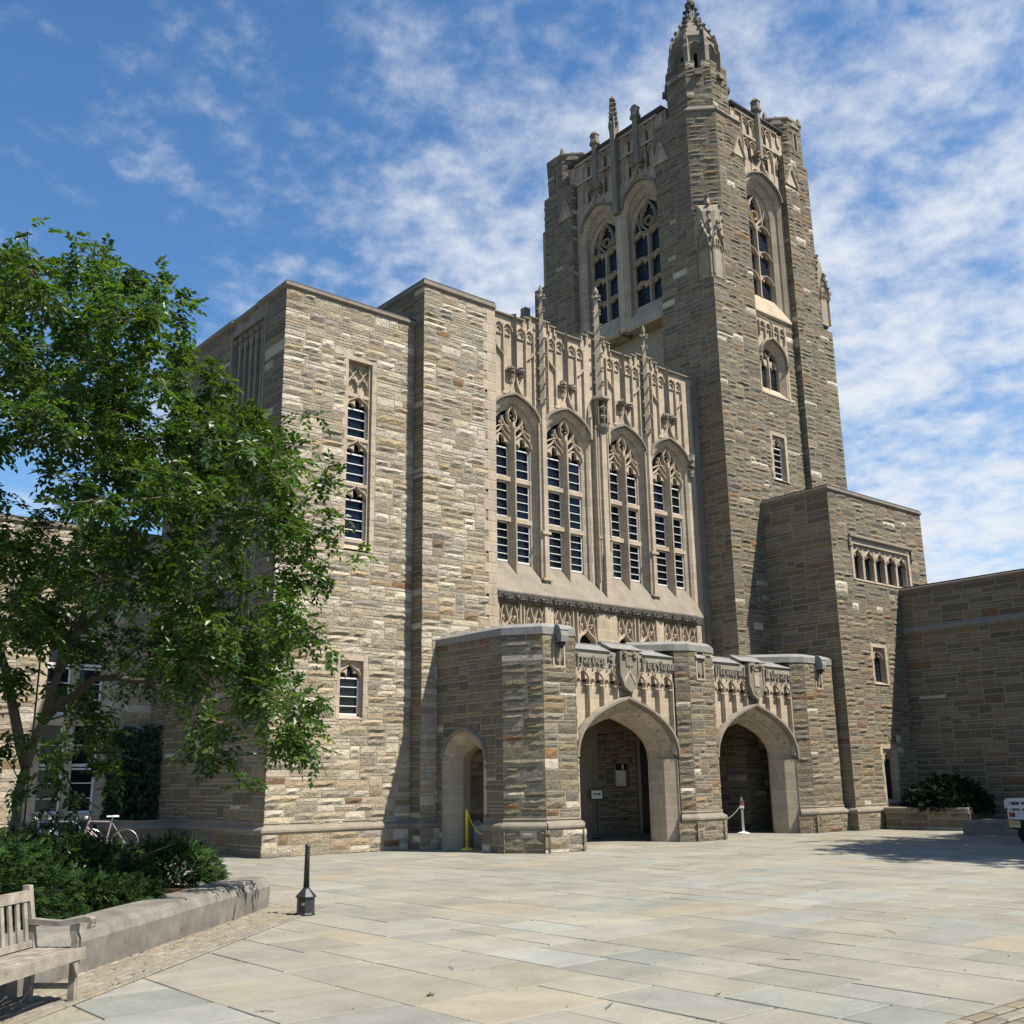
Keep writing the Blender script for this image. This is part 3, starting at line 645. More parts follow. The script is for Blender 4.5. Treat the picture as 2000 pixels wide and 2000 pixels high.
def lowlights(w_, fr, pn):
    F = FL
    for a, b in ((0, .06), (1.90, 2.16), (4.05, 4.88), (6.76, 7.05), (8.80, 8.98)): fbox(w_, F, a, b, 5.0, 6.70, -.3, .05, 'lime')
    for c in LOW:
        hw = .38; P = ogee(c, hw, 5.72, 6.22)
        Q = [P[0]]
        for p in P[1:]: Q.append((max(p[0], Q[-1][0]+1e-4), p[1]))
        arch_fill(w_, F, Q, c-.44, c+.44, 5.0, 6.70, -.10, 'lime'); loft(w_, F, [(full(Q, 5.0), -.10), (full(Q, 5.0), -.28)], 'lime')
        bar(w_, F, Q, .075, -.12, .03, 'lime'); bar(w_, F, [(c-.42, 5.0), (c-.42, 6.70)], .09, -.12, .045, 'lime'); bar(w_, F, [(c+.42, 5.0), (c+.42, 6.70)], .09, -.12, .045, 'lime')
        for sg in (-1, 1):
            bar(w_, F, bez((c, 6.15), (c+sg*.03, 6.35), (c+sg*.10, 6.45), (c+sg*.13, 6.62), 5), .055, -.12, .02, 'lime'); bar(w_, F, bez((c+sg*.38, 5.9), (c+sg*.26, 6.15), (c+sg*.36, 6.4), (c+sg*.20, 6.64), 6), .055, -.12, .02, 'lime')
            bar(w_, F, bez((c+sg*.40, 6.66), (c+sg*.34, 6.5), (c+sg*.30, 6.3), (c+sg*.16, 6.2), 5), .04, -.12, 0, 'lime'); w_.blob(F(c+sg*.20, 6.30, -.04), .05, 'lime', rnd); w_.blob(F(c+sg*.18, 5.93, -.12), .05, 'lime', rnd)
        pn.face([F(c-.40, 5.0, -.26), F(c+.40, 5.0, -.26), F(c+.40, 6.3, -.26), F(c-.40, 6.3, -.26)], 'glass')
        fbox(fr.new(), F, c-.3, c+.3, 5.42, 5.47, -.25, -.21, 'white')
    fbox(w_, F, 8.86, 8.98, 5.0, 6.75, -.32, -.01, 'lime')
window('row of low tracery lights under the string course', lowlights)

# ================================================================== TOWER
TF = front(28.78, 22.27); TS = side(28.78, 22.27)
tower = lib
def tpart(mb, name, label=None):
    return part(mb, name, label, tower)
mb = MB()
CH = .80   # chamfer of the outer corners above the niches
def lowL(s, z): return s < .62 and z > 19.75 or (s < CH and z > 22.9)
stone_wall(mb, TF, 0, 2.42, 0, 27.25, lowL, DARK, 31, .03, .04, ext=(.028, .02))
def sideN(s, z): return s < .70 and z > 19.75 or (s < CH and z > 22.9)
stone_wall(mb, TS, 0, 2.53, 0, 27.25, sideN, DARK, 32, .03, .02)
# chamfer faces
FC = Face(28.78, 22.27+CH, (1, -1), (-1, -1)); LC = CH*math.sqrt(2)
stone_wall(mb, FC, 0, LC, 22.6, 27.25, None, DARK, 33, .03, .03, ext=(.01, .01))
# right buttress of the front
stone_wall(mb, TF, 5.20, 7.60, 10.5, 27.0, lambda s, z: (s > 7.0 and z > 19.6) or (s > 7.60-.72 and z > 22.9), DARK, 34, .03, .04, ext=(.028, .02))
FR = Face(36.38-.72, 22.27, (1, 1), (1, -1)); stone_wall(mb, FR, 0, 1.02, 23.0, 27.0, None, DARK, 35)
G = Face(33.98, 22.27, (0, 1), (-1, 0)); stone_wall(mb, G, 0, .25, 10.5, 27.0, None, DARK, 36)
G = Face(31.20, 22.27, (0, 1), (1, 0)); stone_wall(mb, G, 0, .25, 5, 27.2, None, DARK, 37)
# far pier of the shaded side
stone_wall(mb, TS, 7.43, 9.98, 13, 27.2, lambda s, z: s > 9.98-CH and z > 23, DARK, 38, .02, .01)
G = Face(28.78, 29.70, (1, 0), (0, -1)); stone_wall(mb, G, 0, .25, 13, 27.2, None, DARK, 39)
FF = Face(28.78+CH, 32.25, (-1, -1), (-1, 1)); stone_wall(mb, FF, 0, LC, 23.0, 27.2, None, DARK, 40)
# bay walls
BF = front(31.20, 22.52); BS = side(29.03, 24.80)
def bayhole(s, z): return (.25 < s < 2.25 and 15.85 < z < 19.05) or (.66 < s < 1.66 and 12.45 < z < 14.4)
stone_wall(mb, BF, 0, 2.80, 5.2, 19.3, bayhole, DARK, 41, .03, .04)
stone_wall(mb, BS, 0, 4.90, 15.0, 19.2, lambda s, z: .3 < s < 4.6 and 16.3 < z, DARK, 42, .02, .02)
# core
mb.box((29.7, 23.2, 0), (35.6, 31.4, 27.9), 'mortar'); mb.box((36.2, 23.3, 8), (36.36, 31.9, 23), 'mortar'); mb.box((30.2, 31.6, 8), (36.2, 32.2, 28), 'mortar'); mb.box((29.2, 29.9, 10), (30.4, 32.1, 26), 'mortar'); mb.box((35.0, 22.7, 10), (36.2, 23.4, 26), 'mortar')
tpart(mb, 'stone_wall', 'grey stone walls and corner piers of the tower')

# niche canopies on the outer corners
def corner_niche(x, y, sx, name_label):
    """limestone corner with gabled canopies and a crocketed spirelet; sx=-1: free corner faces -x"""
    m = MB()
    a = .58; P = lambda px, py, z: Vector((x-sx*px, y+py, z))     # px,py measured inwards from the corner
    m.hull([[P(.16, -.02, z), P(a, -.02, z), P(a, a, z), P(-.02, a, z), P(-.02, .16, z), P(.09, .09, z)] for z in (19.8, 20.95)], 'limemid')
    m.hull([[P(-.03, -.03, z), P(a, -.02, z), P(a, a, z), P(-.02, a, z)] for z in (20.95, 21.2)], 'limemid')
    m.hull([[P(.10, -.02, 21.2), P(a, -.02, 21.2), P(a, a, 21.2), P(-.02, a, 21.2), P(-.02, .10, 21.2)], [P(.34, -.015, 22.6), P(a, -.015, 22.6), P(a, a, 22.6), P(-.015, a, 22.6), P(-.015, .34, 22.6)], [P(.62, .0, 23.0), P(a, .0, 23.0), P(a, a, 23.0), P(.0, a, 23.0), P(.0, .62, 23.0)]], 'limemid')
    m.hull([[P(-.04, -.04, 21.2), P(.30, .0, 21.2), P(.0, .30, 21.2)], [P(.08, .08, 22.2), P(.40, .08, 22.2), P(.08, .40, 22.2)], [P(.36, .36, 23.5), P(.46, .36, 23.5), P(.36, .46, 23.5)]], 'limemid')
    for q in range(6):                                                        # crockets on the ridge
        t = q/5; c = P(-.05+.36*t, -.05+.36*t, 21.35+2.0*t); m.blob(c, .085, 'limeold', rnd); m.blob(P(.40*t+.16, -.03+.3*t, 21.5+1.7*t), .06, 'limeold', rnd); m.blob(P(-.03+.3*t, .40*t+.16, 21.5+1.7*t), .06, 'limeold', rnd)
    for fx in (0, 1):
        n = (0, -1) if fx == 0 else (sx, 0)
        F = Face(x, y, (-sx, 0) if fx == 0 else (0, 1), n)
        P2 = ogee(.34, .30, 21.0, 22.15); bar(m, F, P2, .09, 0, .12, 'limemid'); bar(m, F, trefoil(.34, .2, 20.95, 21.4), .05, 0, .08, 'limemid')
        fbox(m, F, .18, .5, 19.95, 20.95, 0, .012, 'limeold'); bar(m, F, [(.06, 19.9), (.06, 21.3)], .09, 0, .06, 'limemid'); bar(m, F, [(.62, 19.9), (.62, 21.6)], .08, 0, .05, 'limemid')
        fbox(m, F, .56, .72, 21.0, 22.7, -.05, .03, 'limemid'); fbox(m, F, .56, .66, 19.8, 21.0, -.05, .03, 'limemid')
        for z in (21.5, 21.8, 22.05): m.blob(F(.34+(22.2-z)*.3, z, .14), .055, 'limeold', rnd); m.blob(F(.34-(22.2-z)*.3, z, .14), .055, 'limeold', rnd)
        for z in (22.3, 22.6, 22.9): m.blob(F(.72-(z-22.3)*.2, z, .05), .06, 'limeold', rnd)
    return tpart(m, 'niche_canopy', name_label)
corner_niche(28.78, 22.27, -1, 'gabled limestone niche on the near corner of the tower'); corner_niche(36.38, 22.27, 1, 'gabled limestone niche on the right corner of the tower')

# gablets over the pilasters beside the bays
def gablet(F, s0, s1, z0, z1, d=.06):
    mb = MB(); c = (s0+s1)/2; A = [F(s0, z0, 0), F(s1, z0, 0), F(c, z1, 0)]; B = [F(s0, z0, d), F(s1, z0, d), F(c, z1, d-.02)]; mb.hull([A, B], 'lime')
    bar(mb, F, [(s0-.03, z0-.03), (c, z1+.05)], .08, 0, d+.07, 'lime'); bar(mb, F, [(s1+.03, z0-.03), (c, z1+.05)], .08, 0, d+.07, 'lime'); tpart(mb, 'gablet')
gablet(TF, 1.72, 2.42, 25.65, 26.45); gablet(TF, 5.2, 5.95, 25.65, 26.45); gablet(TS, 1.85, 2.53, 25.6, 26.45); gablet(TS, 7.43, 8.15, 25.6, 26.45)

# ---- bays: tall traceried windows, carved parapet
def bay_window(F, c, face_hw, label):
    def f(w_, fr, pn):
        hw = .86
        P = parch(c, face_hw, 24.35, 25.50, 10, .55, .5, .86)
        lo, hi = c-face_hw-.14, c+face_hw+.14
        arch_fill(w_, F, P, lo, hi, 19.25, 26.0, 0, 'lime')
        A = full(P, 19.3); B = full(parch(c, face_hw-.10, 24.2, 25.38, 10, .55, .5, .86), 19.3); B2 = full(parch(c, hw+.06, 23.9, 25.12, 10, .6, .5, .84), 19.3); C_ = full(parch(c, hw, 23.6, 24.95, 10, .6, .5, .82), 19.3)
        loft(w_, F, [(A, 0), (B, -.12), (B, -.17), (B2, -.34), (B2, -.40), (C_, -.48), (C_, -.62)], 'lime')
        bar(w_, F, parch(c, face_hw+.03, 24.75, 25.68, 10, .55, .5, .84), .12, -.02, .13, 'limeold', .5)
        fprism(w_, F, c-face_hw, c+face_hw, [(-.6, 19.2), (.03, 19.2), (.10, 19.27), (.08, 19.36), (-.42, 20.32), (-.6, 20.32)], 'lime')
        bar(w_, F, [(c, 19.9), (c, 23.4)], .13, -.6, -.36, 'lime')
        for sg in (-1, 1):
            a, b = sorted((c+sg*.055, c+sg*hw)); cc = (a+b)/2; l = (b-a)/2
            for z0, z1 in ((20.34, 21.28), (21.42, 22.36), (22.5, 23.52)):
                pn.face([F(a, z0, -.56), F(b, z0, -.56), F(b, z1+.1, -.56), F(a, z1+.1, -.56)], 'leaded')
                head(w_, F, cc, l, z1-.24, z1-.02, z1+.06, -.44, -.57, 'lime'); bar(w_, F, [(a, z1-.22), (a+l*.4, z1+.0), (cc, z1+.08), (b-l*.4, z1+.0), (b, z1-.22)], .07, -.48, -.36, 'lime')
                lead(fr, F, a, b, z0, z1-.1, -.56, 3, 5)
            bar(w_, F, bez((c, 23.35), (c+sg*.10, 23.75), (c+sg*.42, 23.7), (c+sg*.40, 24.1), 7), .07, -.56, -.38, 'lime')
            bar(w_, F, bez((c+sg*.40, 24.1), (c+sg*.38, 24.5), (c+sg*.15, 24.6), (c, 24.93), 7), .07, -.56, -.38, 'lime')
            bar(w_, F, bez((c, 23.75), (c+sg*.3, 23.9), (c+sg*.22, 24.2), (c, 24.15), 6), .055, -.56, -.4, 'lime')
            bar(w_, F, bez((c+sg*.44, 23.55), (c+sg*.46, 23.9), (c+sg*.60, 24.0), (c+sg*.62, 24.35), 6), .055, -.56, -.4, 'lime')
            for x, z in ((.30, 24.35), (.16, 24.5), (.30, 23.85), (.56, 23.8), (.12, 23.62)): w_.blob(F(c+sg*x, z, -.5), .05, 'lime', rnd)
        pn.face([F(c-hw, 23.4, -.58), F(c+hw, 23.4, -.58), F(c+hw, 25.0, -.58), F(c-hw, 25.0, -.58)], 'leaded')
    o = window(label, f); pass
    return o
bay_window(BF, 1.40, 1.22, 'tall tracery window on the sunlit face of the tower')
bay_window(BS, 1.13, .98, 'tall tracery window nearer the corner on the shaded face of the tower'); bay_window(BS, 3.56, .98, 'tall tracery window farther from the corner on the shaded face of the tower')
mb = MB()
def crown(F, L, cs, flip=1):
    """carved parapet stage over a bay of width L"""
    fbox(mb, F, 0, L, 25.9, 28.22, -.4, -.07, 'lime')
    fbox(mb, F, 0, L, 27.10, 27.2, -.1, .03, 'lime'); fprism(mb, F, -.35, L+.35, [(-.5, 28.2), (.05, 28.2), (.12, 28.28), (.12, 28.34), (-.5, 28.34)], 'roofedge'); fbox(mb, F, 0, L, 28.08, 28.2, -.3, .02, 'lime')
    for c in cs:
        W = L/len(cs)
        for sg in (-1, 1):
            for k in range(2):
                x0 = c+sg*(.14+k*.42*W/2.8); x1 = c+sg*(.14+(k+1)*.42*W/2.8); m_ = (x0+x1)/2; h = abs(x1-x0)/2
                bar(mb, F, parch(m_, h-.01, 27.72, 28.02, 5), .06, -.1, .02, 'lime'); bar(mb, F, parch(m_, h-.07, 27.62, 27.86, 5), .035, -.1, -.02, 'lime')
                bar(mb, F, parch(m_, h-.01, 26.72, 27.04, 5), .06, -.1, .02, 'lime'); bar(mb, F, parch(m_, h-.07, 26.6, 26.88, 5), .035, -.1, -.02, 'lime')
                for x in (x0, x1): bar(mb, F, [(x, 27.2), (x, 28.08)], .06, -.1, .02, 'lime'); bar(mb, F, [(x, 25.9-.25*k), (x, 27.1)], .06, -.1, .03, 'lime')
            bar(mb, F, bez((c+sg*.42, 25.66), (c+sg*.2, 25.8), (c+sg*.08, 26.0), (c, 26.5), 6), .10, -.08, .12, 'lime')
            mb.blob(F(c+sg*.24, 26.42, .12), .17, 'limeold', rnd); mb.blob(F(c+sg*.2, 26.22, .08), .1, 'limeold', rnd)
        mb.lathe(F(c, 0, .05), [(.15, 26.3), (.15, 28.5), (.24, 28.54), (.24, 28.66), (.19, 28.72), (.19, 28.95), (.23, 29.0), (.15, 29.12), (.03, 29.22)], 'limeold', 6)
crown(BF, 2.8, [1.40]); crown(BS, 4.9, [1.13, 3.56])
# slim crocketed pinnacle between the two shaded windows
o = BS(2.36, 0, .08); mb.lathe(o, [(.19, 24.6), (.19, 28.5), (.24, 28.8), (.17, 29.2), (.04, 30.3)], 'limeold', 4, ph=R(45))
for k in range(6):
    for dx, dy in ((1, 0), (-1, 0), (0, 1), (0, -1)): mb.blob(o+Vector((dx*(.20-.024*k), dy*(.20-.024*k), 28.9+.24*k)), .085, 'limeold', rnd)
fbox(mb, BS, 2.2, 2.5, 19.3, 25.9, -.4, .02, 'lime'); fbox(mb, BS, 0, .17, 19.2, 26, -.4, -.01, 'lime'); fbox(mb, BS, 4.66, 4.9, 19.2, 26, -.4, -.01, 'lime')
fbox(mb, BF, 0, .06, 19.2, 26, -.4, -.01, 'lime'); fbox(mb, BF, 2.74, 2.8, 19.2, 26, -.4, -.01, 'lime')
# small heraldic shields beside the bays
def shieldpoly(c, w_, zt, zb): return [(c-w_, zt), (c+w_, zt), (c+w_, zb+(zt-zb)*.42), (c+w_*.6, zb+(zt-zb)*.13), (c, zb), (c-w_*.6, zb+(zt-zb)*.13), (c-w_, zb+(zt-zb)*.42)]
def shield(m, F, c, w_, zt, zb, d0, d1, mat='lime'):
    P = shieldpoly(c, w_, zt, zb); Q = [(c+(x-c)*.82, zb+(z-zb)*.84+(zt-zb)*.08) for x, z in P]
    m.hull([[F(x, z, d0) for x, z in P], [F(x, z, d1) for x, z in P], [F(x, z, d1) for x, z in Q], [F(x, z, d1-.025) for x, z in Q]], mat)
for F, s in ((BF, -.14), (BF, 2.94), (BS, -.14), (BS, 5.04)):
    fbox(mb, F, s-.26, s+.26, 27.2, 28.21, -.35, -.065, 'lime'); shield(mb, F, s, .15, 28.1, 27.5, -.07, .0)
tpart(mb, 'parapet', 'carved limestone parapet stage of the tower')
# lower windows in the tower front
def twolight(w_, fr, pn):
    F = BF; c = 1.25
    fbox(w_, F, .25, .38, 15.9, 19.05, -.3, .02, 'lime'); fbox(w_, F, 2.12, 2.25, 15.9, 19.05, -.3, .02, 'lime')
    P = parch(c, .80, 17.35, 18.22, 8); arch_fill(w_, F, P, .38, 2.12, 15.9, 19.05, -.0, 'lime')
    Q = parch(c, .62, 17.2, 17.98, 8); loft(w_, F, [(full(P, 16.0), 0), (full(Q, 16.0), -.22), (full(Q, 16.0), -.4)], 'lime')
    bar(w_, F, parch(c, .84, 17.4, 18.32, 8), .10, 0, .11, 'limeold', .5); w_.blob(F(c-.86, 17.35, .06), .1, 'limeold', rnd, sq=(1, 1, 1.8)); w_.blob(F(c+.86, 17.35, .06), .1, 'limeold', rnd, sq=(1, 1, 1.8))
    fprism(w_, F, c-.8, c+.8, [(-.4, 15.9), (.03, 15.9), (.03, 15.95), (-.25, 16.3), (-.4, 16.3)], 'lime')
    bar(w_, F, [(c, 16.2), (c, 17.5)], .10, -.38, -.2, 'lime')
    for sg in (-1, 1):
        bar(w_, F, bez((c, 17.45), (c+sg*.05, 17.7), (c+sg*.2, 17.75), (c+sg*.25, 17.9), 5), .06, -.38, -.22, 'lime'); a, b = sorted((c+sg*.05, c+sg*.62)); head(w_, F, (a+b)/2, (b-a)/2, 17.1, 17.45, 17.5, -.26, -.38, 'lime'); lead(fr, F, a, b, 16.3, 17.3, -.36, 3, 6)
    pn.face([F(c-.62, 16.2, -.36), F(c+.62, 16.2, -.36), F(c+.62, 18, -.36), F(c-.62, 18, -.36)], 'leaded')
    for x in (.62, 1.0, 1.5, 1.88):
        bar(w_, F, parch(x, .15, 18.72, 18.9, 6), .05, 0, .09, 'lime'); bar(w_, F, [(x-.17, 18.25), (x-.17, 18.9)], .05, 0, .09, 'lime'); bar(w_, F, [(x+.17, 18.25), (x+.17, 18.9)], .05, 0, .09, 'lime'); fbox(w_, F, x-.1, x+.12, 18.6, 18.63, 0, .07, 'lime')
    bar(w_, F, [(c, 18.3), (c, 19.0)], .06, 0, .12, 'lime')
o = window('small two-light window under a carved panel on the tower', twolight); pass
o = small(BF, .68, 1.64, 12.5, 14.38, 5, label='narrow white-framed window low on the tower'); pass

# ---- turrets
def octring(x, y, r_, z): return [Vector((x+r_/math.cos(math.pi/8)*math.cos(math.pi/8+k*math.pi/4), y+r_/math.cos(math.pi/8)*math.sin(math.pi/8+k*math.pi/4), z)) for k in range(8)]
def oct_stone(m, x, y, r_, z0, z1, seed, hole=None, sides=(3, 4, 5, 6, 7)):
    V = octring(x, y, r_, 0)
    for k in sides:
        a, b = V[k], V[(k+1) % 8]; d = (b-a).normalized(); F = Face(a.x, a.y, (d.x, d.y), (d.y, -d.x)); stone_wall(m, F, 0, (b-a).length, z0, z1, hole, DARK, seed+k, .04, .04, ext=(.008, .008))
    m.hull([octring(x, y, r_-.05, z0-.3), octring(x, y, r_-.05, z1-.25)], 'mortar')
TX, TY = 30.06, 23.53; TR = 1.19
mt = MB(); oct_stone(mt, TX, TY, TR, 27.4, 29.12, 60)
V = octring(TX, TY, TR, 0)
for k in range(8):                                                            # battlements with a notch on each side
    a, b = V[k], V[(k+1) % 8]; d = (b-a).normalized(); L = (b-a).length; F = Face(a.x, a.y, (d.x, d.y), (d.y, -d.x))
    for s0, s1, zz in ((0, .36, 29.46), (L-.36, L, 29.46)):
        stone_wall(mt, F, s0, s1, 29.12, zz, None, DARK, 80+k*3, gap=.008); fbox(mt, F, s0, s1, 28.98, zz-.004, -.24, -.003, 'mortar'); fbox(mt, F, s0, s1, zz-.01, zz+.05, -.25, .03, 'limeold')
    fbox(mt, F, .36, L-.36, 29.06, 29.15, -.24, .05, 'limeold'); fbox(mt, F, L/2-.15, L/2+.15, 28.80, 28.95, 0, .17, 'limeold')
mt.hull([octring(TX, TY, 1.28, 27.18), octring(TX, TY, 1.30, 27.3), octring(TX, TY, 1.21, 27.42)], 'limeold')
# band following the corner pier
for F, a, b in ((TF, CH, 2.3), (TS, CH, 2.4), (FC, 0, LC)): fprism(mt, F, a, b, [(-.4, 27.16), (.04, 27.16), (.09, 27.22), (.07, 27.3), (-.1, 27.42), (-.4, 27.42)], 'limeold')
turret = tpart(mt, 'turret', 'tallest octagonal corner turret carrying the lantern')
ml = MB()                                                                     # open lantern
for k in range(8):
    a = math.pi/8+k*math.pi/4; px, py = TX+1.0*math.cos(a), TY+1.0*math.sin(a); X = Matrix.Translation((px, py, 0)) @ Matrix.Rotation(a, 4, 'Z')
    ml.box((-.16, -.09, 29.0), (.13, .09, 30.35), 'limeold', X=X); ml.box((-.2, -.075, 30.35), (.08, .075, 30.75), 'limeold', X=X)
    ml.hull([[X @ Vector(p) for p in ((-.1, -.09, 30.35), (.13, -.09, 30.35), (.13, .09, 30.35), (-.1, .09, 30.35))], [X @ Vector(p) for p in ((-.08, -.015, 30.8), (.0, -.015, 30.8), (.0, .015, 30.8), (-.08, .015, 30.8))]], 'limeold')
    ml.hull([[X @ Vector(p) for p in ((-.2, -.075, 30.75), (.08, -.075, 30.75), (.08, .075, 30.75), (-.2, .075, 30.75))], [X @ Vector(p) for p in ((-.12, -.015, 31.25), (-.04, -.015, 31.25), (-.04, .015, 31.25), (-.12, .015, 31.25))]], 'limeold')
    ml.blob(X @ Vector((-.08, 0, 31.27)), .06, 'limeold', rnd); ml.blob(X @ Vector((-.04, 0, 30.84)), .055, 'limeold', rnd)
V = octring(TX, TY, .86, 0)
for k in range(8):
    a, b = V[k], V[(k+1) % 8]; d = (b-a).normalized(); L = (b-a).length; F = Face(a.x, a.y, (d.x, d.y), (d.y, -d.x)); P = parch(L/2, L/2-.09, 30.1, 30.55, 6)
    arch_fill(ml, F, P, 0, L, 28.9, 30.95, 0, 'limeold'); P2 = parch(L/2, L/2-.17, 30.02, 30.42, 6); loft(ml, F, [(full(P, 28.9), 0), (full(P2, 28.9), -.16)], 'limeold'); bar(ml, F, parch(L/2, L/2-.05, 30.2, 30.68, 6), .06, 0, .07, 'limeold')
    for s0, s1 in ((.0, L/2-.08), (L/2+.08, L)): fbox(ml, F, s0, s1, 28.9, 30.7, -.24, -.14, 'limeold')
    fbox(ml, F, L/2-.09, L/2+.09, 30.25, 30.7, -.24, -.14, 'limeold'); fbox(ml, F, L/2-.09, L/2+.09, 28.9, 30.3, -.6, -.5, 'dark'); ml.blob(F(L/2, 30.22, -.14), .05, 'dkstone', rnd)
ml.hull([octring(TX, TY, .86, 30.90), octring(TX, TY, .92, 30.96), octring(TX, TY, .82, 31.04), octring(TX, TY, .68, 31.40), octring(TX, TY, .50, 31.76), octring(TX, TY, .34, 32.03), octring(TX, TY, .25, 32.2)], 'limeold')
for k in range(8):
    a = math.pi/8+k*math.pi/4
    ml.tube([(TX+r_*math.cos(a), TY+r_*math.sin(a), z) for r_, z in ((.92, 31.02), (.75, 31.42), (.56, 31.8), (.38, 32.08), (.28, 32.25))], [.06, .055, .05, .045, .04], 'limeold', 5)
    for r_, z in ((.90, 31.22), (.74, 31.58), (.54, 31.95), (.37, 32.2)): ml.blob((TX+r_*math.cos(a), TY+r_*math.sin(a), z), .085, 'limeold', rnd)
ml.lathe((TX, TY, 0), [(.16, 32.15), (.10, 32.7), (.08, 33.05)], 'limeold', 8)
for k in range(4):
    a = k*math.pi/2+.4; ml.tube([(TX+r_*math.cos(a), TY+r_*math.sin(a), z) for r_, z in ((.30, 32.15), (.22, 32.55), (.17, 33.0))], [.055, .05, .04], 'limeold', 5)
    for r_, z in ((.36, 32.3), (.30, 32.6), (.25, 32.85)): ml.blob((TX+r_*math.cos(a), TY+r_*math.sin(a), z), .08, 'dkstone', rnd)
ml.lathe((TX, TY, 0), [(.12, 32.95), (.22, 33.02), (.23, 33.16), (.13, 33.3), (.09, 33.6), (.02, 34.1)], 'dkstone', 8)
ob = ml.build('lantern', turret); ob.matrix_parent_inverse = Matrix(); ob['label'] = 'open stone lantern with a domed crocketed top'
def minor_turret(x, y, seed, label):
    m = MB(); oct_stone(m, x, y, 1.12, 26.9, 29.0, seed, lambda s, z: abs(s-.485) < .1 and 27.7 < z < 28.5, sides=(2, 3, 4, 5, 6, 7))
    m.hull([octring(x, y, 1.22, 26.75), octring(x, y, 1.24, 26.86), octring(x, y, 1.14, 26.98)], 'limeold')
    V = octring(x, y, 1.12, 0)
    for k in range(8):
        a, b = V[k], V[(k+1) % 8]; d = (b-a).normalized(); L = (b-a).length; F = Face(a.x, a.y, (d.x, d.y), (d.y, -d.x)); c = L/2
        for e in (-.15, .09): fbox(m, F, c+e, c+e+.06, 27.6, 28.6, -.1, .03, 'limeold')
        m.hull([[F(c-.33, 28.8, .0), F(c+.33, 28.8, 0), F(c, 29.22, 0)], [F(c-.33, 28.8, .07), F(c+.33, 28.8, .07), F(c, 29.22, .06)]], 'limeold')
    m.hull([octring(x, y, 1.13, 28.98), octring(x, y, 1.2, 29.06), octring(x, y, 1.2, 29.14), octring(x, y, .9, 29.2), octring(x, y, .3, 29.35)], 'limeold')
    t_ = tpart(m, 'turret', label); q = MB(); q.lathe((x, y, 0), [(.18, 29.2), (.16, 29.4), (.28, 29.45), (.31, 29.65), (.2, 29.78), (.05, 29.86)], 'limeold', 8)
    for k in (0, 2, 4, 6):
        v = octring(x, y, 1.08, 29.0)[k]; q.lathe((v.x, v.y, 0), [(.12, 29.1), (.09, 29.35), (.02, 29.5)], 'limeold', 5)
    f_ = q.build('finial', t_); f_.matrix_parent_inverse = Matrix()
minor_turret(35.12, 23.5, 90, 'plain octagonal turret on the right corner of the tower'); minor_turret(30.1, 30.9, 98, 'plain octagonal turret on the far left corner of the tower')
mb = MB(); mb.box((29.4, 22.9, 27.9), (35.8, 31.8, 28.1), 'roofedge'); tpart(mb, 'roof')
# small attached pinnacle seen past the far-left corner
mb = MB(); mb.lathe((28.62, 32.75, 0), [(.32, 17.5), (.32, 21.6), (.22, 22.0), (.22, 22.3)], 'limeold', 4, ph=R(45))
for k in range(5): mb.blob((28.42, 32.6, 19.8+k*.5), .14, 'limeold', rnd)
tpart(mb, 'pinnacle', 'weathered pinnacle behind the far-left corner of the tower')

# ================================================================== STAIR BLOCK (C) AND RIGHT WING
CF = front(30.66, 19.54); CS = side(30.66, 19.54)
mb = MB()
stone_wall(mb, CF, 0, 6.06, .66, 11.2, holes((1.12, 4.98, 8.2, 9.72), (1.76, 2.74, 4.66, 6.06), (1.76, 2.74, .66, 2.66)), DARK, 51, .03, .03, ext=(.028, .02)); plinth(mb, CF, 0, 4.0, 1, 0, DARK, 52)
stone_wall(mb, CS, 0, 2.75, .66, 11.2, None, DARK, 53, .03, .01, big=1.25); plinth(mb, CS, 0, .6, 1, 0, DARK, 54)
mb.box((31.0, 20.1, 0), (36.70, 26, 11.15), 'mortar'); part(mb, 'stone_wall', 'stair block standing in front of the tower')
mb = MB(); coping(mb, CF, 0, 6.06, 11.2, .2, e0=1, e1=.3); coping(mb, CS, 0, 2.75, 11.2, .2, e0=1); mb.box((30.8, 19.7, 11.0), (36.7, 26, 11.25), 'roofedge'); part(mb, 'coping')
def five(w_, fr, pn):
    F = CF; s0, s1 = 1.12, 4.98
    fbox(w_, F, s0, s0+.14, 8.22, 9.62, -.3, .02, 'lime'); fbox(w_, F, s1-.14, s1, 8.22, 9.62, -.3, .02, 'lime'); fbox(w_, F, s0+.14, s1-.14, 9.5, 9.70, -.3, .02, 'lime')
    fprism(w_, F, s0-.1, s1+.1, [(-.02, 9.68), (.04, 9.66), (.12, 9.72), (.12, 9.78), (.0, 9.86)], 'limeold')
    for x in (s0-.08, s1+.08): fbox(w_, F, x-.05, x+.05, 9.42, 9.70, -.02, .09, 'limeold'); w_.blob(F(x, 9.38, .06), .08, 'limeold', rnd)
    fprism(w_, F, s0+.14, s1-.14, [(-.3, 8.2), (.03, 8.2), (.03, 8.24), (-.2, 8.34), (-.3, 8.34)], 'lime')
    n = 5; W = (s1-s0-.28)/n
    for i in range(n):
        a = s0+.14+i*W; c = a+W/2; head(w_, F, c, W/2-.06, 9.02, 9.34, 9.5, -.08, -.26, 'lime'); bar(w_, F, ogee(c, W/2-.05, 9.0, 9.44), .05, -.1, -.03, 'lime')
        fbox(w_, F, a-.065, a+.065, 8.3, 9.5, -.28, -.06, 'lime'); pn.face([F(a, 8.3, -.26), F(a+W, 8.3, -.26), F(a+W, 9.4, -.26), F(a, 9.4, -.26)], 'leaded'); lead(fr, F, a+.07, a+W-.07, 8.3, 9.2, -.26, 3, 5, 'white' if False else 'iron')
    fbox(w_, F, s1-.205, s1-.14, 8.3, 9.5, -.28, -.06, 'lime')
